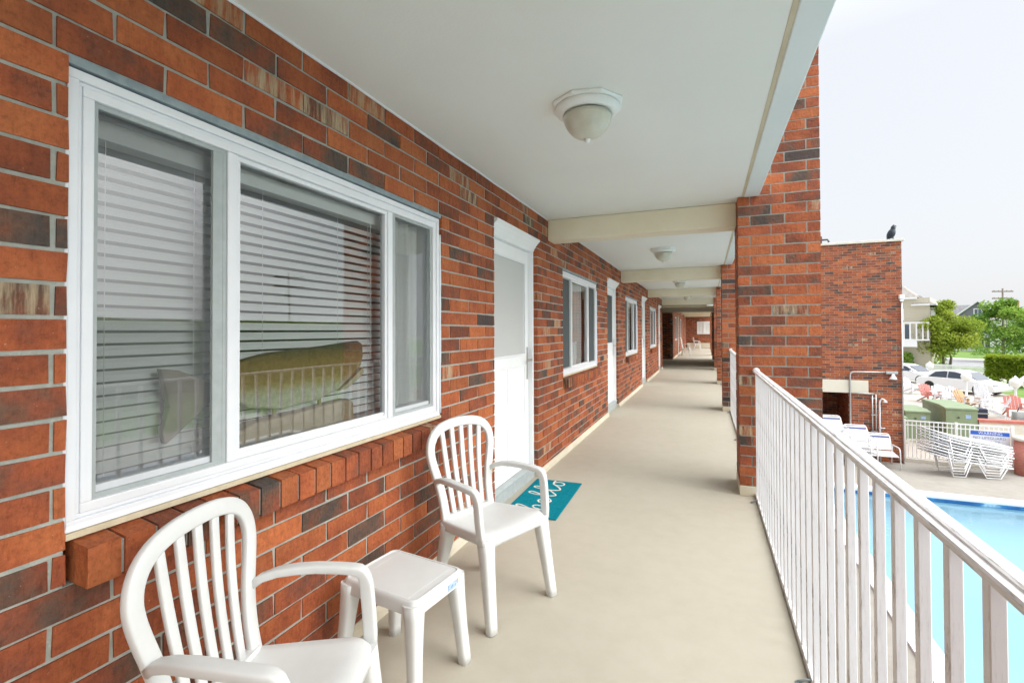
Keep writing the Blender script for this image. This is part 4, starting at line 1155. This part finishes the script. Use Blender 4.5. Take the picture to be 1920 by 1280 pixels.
# ---- boundary fence, hedge, road, lawns
a, b = Vector(at(1735, 40)), Vector(at(1866, 37)); dv = b-a; L = dv.length
bf = thing('boundary_fence', 'pale railing fence along the road behind the parked cars', 'fence', a, math.atan2(dv.y, dv.x))
s = MB(); s.box(0, L, -.02, .02, 1.02, 1.08); s.box(0, L, -.02, .02, .12, .18); s.build('rail', M['housewhite'], bf)
pk = None; n = 64
for i in range(n+1):
    if pk is None: s = MB(); s.box(-.018,.018,-.018,.018,.0,1.15); pk = s.build('picket', M['housewhite'], bf)
    else: q = pk.copy(); COL.objects.link(q); q.parent = bf; q.location = (L*i/n,0,0)
def leafcloud(mb, n, fn, size, colr=(0,1)):
    for i in range(n):
        p, tone = fn()
        if p is None: continue
        s = size*rnd.uniform(.6,1.3)
        a = Vector((rnd.gauss(0,1), rnd.gauss(0,1), rnd.gauss(0,1))).normalized(); b = a.orthogonal().normalized()
        b = Matrix.Rotation(rnd.uniform(0,6.3), 3, a) @ b; c = a.cross(b)
        P = Vector(p)
        mb.v += [tuple(P+b*s), tuple(P+c*s*.55), tuple(P-b*s), tuple(P-c*s*.55)]
        k = len(mb.v)-4; mb.face((k,k+1,k+2,k+3), (min(1,max(.01,tone+rnd.uniform(-.2,.2))), 0, 0))
def hedge(name, label, p0, p1, wid, h, trunk=True, n=9000, size=.10, kind=None, mt='leafh'):
    a, b = Vector(p0), Vector(p1); dv = b-a; L = dv.length
    t = thing(name, label, 'hedge', a, math.atan2(dv.y, dv.x)); 
    z0 = .55 if trunk else 0
    def f():
        u = rnd.random()
        if u < .4: p = (rnd.uniform(0,L), -wid/2+rnd.gauss(0,.05), rnd.uniform(z0,h))
        elif u < .7: p = (rnd.uniform(0,L), rnd.uniform(-wid/2,wid/2), h+rnd.gauss(0,.05))
        elif u < .8: p = (rnd.choice((0,L))+rnd.gauss(0,.05), rnd.uniform(-wid/2,wid/2), rnd.uniform(z0,h))
        else: p = (rnd.uniform(0,L), rnd.uniform(-wid/2,wid/2), rnd.uniform(z0-.25,h))
        return p, .5+.3*math.sin(p[0]*1.7)*math.sin(p[2]*3)
    m = MB(); leafcloud(m, n, f, size); m.build('foliage', M[mt], t)
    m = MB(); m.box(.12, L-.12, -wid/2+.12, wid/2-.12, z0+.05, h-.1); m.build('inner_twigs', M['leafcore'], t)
    if trunk:
        m = MB()
        for i in range(int(L/.6)):
            x = .3+i*.6; m.tube([(x,0,0),(x+.1,.05,.35),(x+.05,0,.8)], .05, 6)
        m.build('trunk', M['bark'], t)
    return t
hedge('hedge', 'clipped yellow green hedge on short stems at the right edge', at(1852, 34.5), at(2080, 30), 1.6, 2.05)
def poly(name, pts, z, m, label):
    s = MB(); n = len(pts); s.v = [(p[0], p[1], z) for p in pts]; s.face(tuple(range(n))); return tag(s.build(name, m), label, None, None, 'structure')
d0 = Vector((.72,-.69)); nn = Vector((.69,.72))
def strip(name, base, w0, w1, z, m, label):
    B = Vector(base)
    q = [B-d0*130+nn*w0, B+d0*130+nn*w0, B+d0*130+nn*w1, B-d0*130+nn*w1]
    return poly(name, [tuple(p) for p in q], z, m, label)
RB = (24.7, 65.6)
strip('verge', RB, -6, 0, G-.0075, M['grass'], 'grass verge on the near side of the road')
strip('road', RB, .4, 17, G-.006, M['asphalt'], 'grey street crossing behind the parking lot')
strip('road_marking', RB, 8.5, 8.75, G-.001, M['lintelcream'], 'pale line along the middle of the street')
strip('sidewalk', RB, 17.3, 19.5, G-.003, M['sidewalk'], 'pale sidewalk across the street')
strip('lawn', RB, 19.6, 160, G-.0015, M['grass'], 'green front lawns across the street')
# shrubs
def shrub(label, px, d, r, h, mt='leaf2', n=700):
    c = at(px, d); t = thing('shrub', label, 'shrub', c)
    def f():
        th = rnd.uniform(0,6.28); q = rnd.random()**.4; zz = rnd.random()
        rr_ = r*q*math.sqrt(max(.05, 1-(zz*1.0-.25)**2))
        return (rr_*math.cos(th), rr_*math.sin(th), zz*h), .45+.3*math.sin(th*3)
    m = MB(); leafcloud(m, n, f, .12); m.build('foliage', M[mt], t)
    m = MB(); m.tube([(0,0,0),(0,.03,h*.6)], .05, 6); m.build('stem', M['bark'], t)
shrub('low dark shrub below the two-stemmed tree, left of its trunks', 1746, 52, 1.5, 1.0)
shrub('small shrub at the foot of the beige house', 1697, 50, .7, 1.6)
shrub('small bright shrub at the foot of the clipped hedge', 1862, 33.6, .35, .7, 'leafh', 300)
shrub('dark rounded shrub across the street beside the broad tree', 1850, 74, 2.0, 1.3)
# trees
def tree(label, px, d, spread, h, z0, mt, stems, n=13000, leaf=.13, group=None, nbl=44):
    c = at(px, d); t = thing('tree', label, 'tree', c, 0, group)
    blobs = []
    for i in range(nbl):
        zz = rnd.uniform(z0, h); q = (zz-z0)/(h-z0)
        env = spread*(math.sin(math.pi*min(1, q*.80+.17))**.8)
        th = rnd.uniform(0,6.28); r_ = env*rnd.random()**.55*.72
        blobs.append((r_*math.cos(th), r_*math.sin(th), zz, rnd.uniform(.28,.46)*spread*(1.05-.45*q), rnd.uniform(.2,.8)))
    def f():
        bx_, by_, bz_, br, tn = rnd.choice(blobs)
        v = Vector((rnd.gauss(0,1), rnd.gauss(0,1), rnd.gauss(0,1))).normalized()*br*rnd.random()**.45
        return (bx_+v.x, by_+v.y, bz_+v.z*.7), tn
    m = MB(); leafcloud(m, n, f, leaf); m.build('crown', M[mt], t)
    m = MB()
    for dx, dy in stems:
        m.tube([(dx*.4, dy*.4, 0), (dx*.55, dy*.5, z0*.7), (dx*.25, dy*.2, z0*1.15), (dx*.5, dy*.3, (z0+h)*.5)], lambda i: (.13,.10,.08,.03)[i], 8)
        for k in range(5):
            b = rnd.choice(blobs); m.tube([(dx*.3, dy*.25, z0*1.05+.15*k), ((b[0]+dx*.3)*.55, b[1]*.55, (b[2]+z0)*.5), (b[0], b[1], b[2])], lambda i: (.05,.03,.012)[i], 5)
    m.build('trunk', M['bark'], t); return t
tree('olive green tree with two thin trunks beside the beige house', 1772, 49, 3.05, 6.5, 1.6, 'leaf', ((-.35,0),(.9,.2)))
tree('broad bright green tree at the right edge, in front of the utility pole', 1880, 58, 3.7, 7.5, 1.6, 'leaf2', ((0,0),), 7000, .18)
tree('dark green tree behind the hedge, cut by the right edge', 1930, 66, 3.0, 6.0, .8, 'leaf2', ((0,0),), 4000, .18)
tree('dim green tree between the beige house and the two-stemmed tree', 1738, 66, 2.0, 5.0, .6, 'leaf2', ((0,0),), 2600, .16)

# ---- houses
def gable_house(): pass
hb = at(1712, 50); house = thing('beige_house', 'three storey beige sided house with white balcony right of the brick wing', 'house', (hb[0], hb[1], G), R(-24))
s = MB(); s.box(-6, 1.35, 0, 8, 0, 7.25); s.build('wall', M['siding'], house)
s = MB(); s.loft([[(-6.3,-.3,7.3),(.45,-.3,7.3),(.45,8.3,7.3),(-6.3,8.3,7.3)],[(-4,2.5,8.9),(-1.3,2.5,8.9),(-1.3,5.5,8.9),(-4,5.5,8.9)]], True, True, False); s.build('roof', M['roofbrown'], house)
s = MB(); s.loft([[(.0,-.2,6.55),(1.75,-.2,6.55),(1.75,4.3,6.55),(.0,4.3,6.55)],[(-.2,1,7.55),(.5,1,7.55),(.5,3.5,7.55),(-.2,3.5,7.55)]], True, True, False); s.build('porch_roof', M['roofbrown'], house)
s = MB(); s.box(-1.6,.35,-.45,.0,7.15,7.32); s.box(-.1,1.85,-.3,.0,6.45,6.6); s.box(1.36,1.9,-.3,4,6.45,6.6); s.build('eave', M['housewhite'], house)
for x, z in ((-1.1,5.55), (-3.2,5.55)):
    s = MB(); s.box(x-.38,x+.38,-.06,.0,z-.62,z+.62); w = s.build('window', M['housewhite'], house)
    s = MB(); s.box(x-.24,x+.24,-.075,-.061,z-.5,z+.5); s.build('pane', M['houseglass'], w)
s = MB(); s.box(-2.2,1.36,-.9,-.001,2.85,2.98); s.box(-2.2,1.36,-.9,-.82,2.98,3.0); 
s.build('balcony', M['housewhite'], house)
s = MB()
for x in (-1.3,-.65,-.15,.35,.85,1.25): s.box(x-.06,x+.06,-.88,-.78,2.98,4.6)
s.box(-2.2,1.36,-.9,-.78,4.6,4.75); s.build('balcony_post', M['housewhite'], house)
s = MB(); s.box(-2.1,-.2,-.03,-.001,3.0,4.5); s.build('balcony_door', M['houseglass'], house)
s = MB(); s.box(-2.2,.4,-.9,-.86,2.2,2.84); s.build('balcony_panel', M['housewhite'], house)
s = MB(); s.box(1.36,1.75,.2,.7,5.2,6.2); s.build('lantern_box', M['housewhite'], house)
hb = at(1783, 92); hz = thing('grey_house', 'large slate grey gabled house across the street behind the trees', 'house', (hb[0], hb[1], G), R(-24))
s = MB(); s.box(-6,6.5,0,9,0,6.2); s.build('wall', M['sidinggrey'], hz)
s = MB(); s.loft([[(.3,-.1,6.0),(7.2,-.1,6.0),(3.75,-.1,9.1)],[(.3,5,6.0),(7.2,5,6.0),(3.75,5,9.1)]], True, True, False); s.build('gable', M['sidinggrey'], hz)
s = MB(); s.loft([[(-6.5,-.5,6.1),(7,-.5,6.1),(7,9.5,6.1),(-6.5,9.5,6.1)],[(-5.5,4,8.7),(6,4,8.7),(6,5,8.7),(-5.5,5,8.7)]], True, True, False)
for q in (-1, 1):
    s.loft([[(3.75+q*3.75,-.4,5.85),(3.75,-.4,9.2),(3.75,-.4,9.4),(3.75+q*3.95,-.4,5.9)],[(3.75+q*3.75,5,5.85),(3.75,5,9.2),(3.75,5,9.4),(3.75+q*3.95,5,5.9)]], True, True, False)
s.build('roof', M['roofgrey'], hz)
s = MB()
for q in (-1, 1): s.loft([[(3.75+q*3.6,-.45,5.9),(3.75,-.45,9.1),(3.75,-.45,9.4),(3.75+q*3.95,-.45,5.9)],[(3.75+q*3.6,-.41,5.9),(3.75,-.41,9.1),(3.75,-.41,9.4),(3.75+q*3.95,-.41,5.9)]], True, True, False)
s.box(.3,7.2,-.2,-.05,2.9,3.15); s.build('trim', M['housewhite'], hz)
for x, z in ((3.75,7.1),(3.0,4.6),(4.6,4.6),(3.6,1.9),(-2,4.6),(-4,4.6)):
    s = MB(); s.box(x-.6,x+.6,-.16,-.1,z-.75,z+.75); w = s.build('window', M['housewhite'], hz)
    s = MB(); s.box(x-.45,x-.04,-.18,-.161,z-.6,z+.6); s.box(x+.04,x+.45,-.18,-.161,z-.6,z+.6); s.build('pane', M['houseglass'], w)
s = MB(); s.box(.6,6.6,-2.2,-.2,2.5,2.75); s.box(.6,6.6,-2.2,-.2,0,.5)
for x in (.7,2.6,4.6,6.5): s.box(x-.1,x+.1,-2.1,-1.9,.5,2.5)
s.build('porch', M['housewhite'], hz)
hb = at(1935, 80); h3 = thing('red_roof_house', 'distant white house with reddish chimney at the far right edge', 'house', (hb[0], hb[1], G), R(-24))
s = MB(); s.box(-5,6,0,8,0,5.6); s.build('wall', M['housewhite'], h3)
s = MB(); s.loft([[(-5.5,-.5,5.6),(6.5,-.5,5.6),(6.5,8.5,5.6),(-5.5,8.5,5.6)],[(-3,3.5,7.6),(5,3.5,7.6),(5,4.5,7.6),(-3,4.5,7.6)]], True, True, False); r_ = s.build('roof', M['roofbrown'], h3)
s = MB(); s.box(-2.3,-1.4,2.4,3.2,6,8.9); s.build('chimney', M['redcap'], r_)

# ---- utility poles
def upole(label, loc, h, rz):
    p = thing('utility_pole', label, 'utility pole', loc, rz)
    s = MB(); s.tube([(0,0,0),(0,0,h)], lambda i: (.16,.11)[i], 8); s.build('pole', M['pole'], p)
    for z in (h-.45, h-1.5):
        s = MB(); s.box(-1.5,1.5,-.08,.08,z-.085,z+.085)
        for x in (-1.25,-.6,.6,1.25): s.lathe([(.04,.07),(.05,.14),(.03,.2)], (x,0,z), 8)
        s.build('crossarm', M['pole'], p)
    s = MB(); s.lathe([(.0,-.45),(.22,-.42),(.22,.3),(.0,.34)], (.35,0,h-2.2), 12); s.build('transformer', M['greychair'], p)
x, y, z = at(1881, 72); upole('weathered utility pole with crossarm rising behind the broad tree', (x, y, G), 10.1, R(20))

# ---- things across the pool: seen as reflections in the window glass
upole('utility pole mirrored in the big window glass', (40, 40, G), 10.5, R(-45))
hr = hedge('tree_belt', 'band of green shrubbery across the pool mirrored in the window', (30,-6,G), (30, 46, G), 3, 4.5, False, 14000, .36, None, 'leafh')
hr['kind'] = 'stuff'
poly('far_lawn', [(17,-30),(29,-30),(29,48),(17,48)], G-.0085, M['grass'], 'lawn across the pool')

# ================================================================== light, sky, camera
SUN_EL, SUN_AZ = R(39), R(96)
w = bpy.data.worlds.new('World'); scene.world = w; w.use_nodes = True
nt = w.node_tree; bg_ = nt.nodes['Background']
sky = nt.nodes.new('ShaderNodeTexSky'); sky.sky_type = 'NISHITA'; sky.sun_disc = False
sky.sun_elevation = SUN_EL; sky.sun_rotation = SUN_AZ; sky.dust_density = 4; sky.air_density = 1.2; sky.ozone_density = 1
tc = nt.nodes.new('ShaderNodeTexCoord'); sp = nt.nodes.new('ShaderNodeSeparateXYZ'); nt.links.new(tc.outputs['Generated'], sp.inputs[0])
mr = nt.nodes.new('ShaderNodeMapRange'); mr.inputs['From Min'].default_value = 0; mr.inputs['From Max'].default_value = 1
mr.inputs['To Min'].default_value = 0; mr.inputs['To Max'].default_value = 1; nt.links.new(sp.outputs[2], mr.inputs['Value'])
cr = nt.nodes.new('ShaderNodeValToRGB'); e = cr.color_ramp.elements
e[0].position = 0; e[0].color = (.315,.322,.336,1); e[1].position = 1; e[1].color = (1.15,1.15,1.15,1)
for p_, c_ in ((.45, (.325,.331,.343)), (.75, (.58,.585,.59))):
    q_ = e.new(p_); q_.color = (*c_, 1)
nt.links.new(mr.outputs[0], cr.inputs[0])
ml = nt.nodes.new('ShaderNodeVectorMath'); ml.operation = 'SCALE'; ml.inputs[3].default_value = 12.0; nt.links.new(cr.outputs[0], ml.inputs[0])
mx = nt.nodes.new('ShaderNodeMix'); mx.data_type = 'RGBA'; mx.inputs[0].default_value = .86
nt.links.new(sky.outputs[0], mx.inputs[6]); nt.links.new(ml.outputs[0], mx.inputs[7])
# cloud lit from behind: the overcast is brighter around the veiled sun
dt = nt.nodes.new('ShaderNodeVectorMath'); dt.operation = 'DOT_PRODUCT'; nt.links.new(tc.outputs['Generated'], dt.inputs[0])
dt.inputs[1].default_value = (math.sin(SUN_AZ)*math.cos(SUN_EL), math.cos(SUN_AZ)*math.cos(SUN_EL), math.sin(SUN_EL))
gr = nt.nodes.new('ShaderNodeMapRange'); gr.interpolation_type = 'SMOOTHSTEP'
gr.inputs['From Min'].default_value = .53; gr.inputs['From Max'].default_value = .86; gr.inputs['To Min'].default_value = 0; gr.inputs['To Max'].default_value = 12
nt.links.new(dt.outputs['Value'], gr.inputs['Value'])
ad = nt.nodes.new('ShaderNodeVectorMath'); ad.operation = 'ADD'; nt.links.new(mx.outputs[2], ad.inputs[0]); nt.links.new(gr.outputs[0], ad.inputs[1])
nt.links.new(ad.outputs[0], bg_.inputs[0])
bg_.inputs[1].default_value = .12
sl = bpy.data.lights.new('sun', 'SUN'); sl.energy = .7; sl.angle = R(36); sl.color = (1,.985,.965)
so_ = bpy.data.objects.new('sun', sl); COL.objects.link(so_)
sd = Vector((math.sin(SUN_AZ)*math.cos(SUN_EL), math.cos(SUN_AZ)*math.cos(SUN_EL), math.sin(SUN_EL)))
so_.rotation_euler = sd.to_track_quat('Z', 'Y').to_euler(); so_.location = (10, 0, 20)

pitch, roll = R(.75), R(.2)
F = Vector((-math.sin(YAW)*math.cos(pitch), math.cos(YAW)*math.cos(pitch), math.sin(pitch)))
R0 = Vector((CY, SY, 0)); U0 = R0.cross(F)
Rv = R0*math.cos(roll) - U0*math.sin(roll); Uv = R0*math.sin(roll) + U0*math.cos(roll)
cam = bpy.data.cameras.new('camera'); co = bpy.data.objects.new('camera', cam); COL.objects.link(co)
mm = Matrix((Rv, Uv, -F)).transposed().to_4x4(); mm.translation = (0,0,H); co.matrix_world = mm
cam.sensor_width = 36; cam.lens = 900/1920*36; cam.shift_y = -31.5/1920; cam.clip_start = .05; cam.clip_end = 1000
scene.camera = co
vs = scene.view_settings; vs.view_transform = 'Standard'; vs.look = 'None'; vs.exposure = 1.02; vs.gamma = 1
try: scene.cycles.max_bounces = 10; scene.cycles.diffuse_bounces = 6; scene.cycles.transparent_max_bounces = 24; scene.cycles.use_denoising = True; scene.cycles.caustics_reflective = False
except Exception: pass
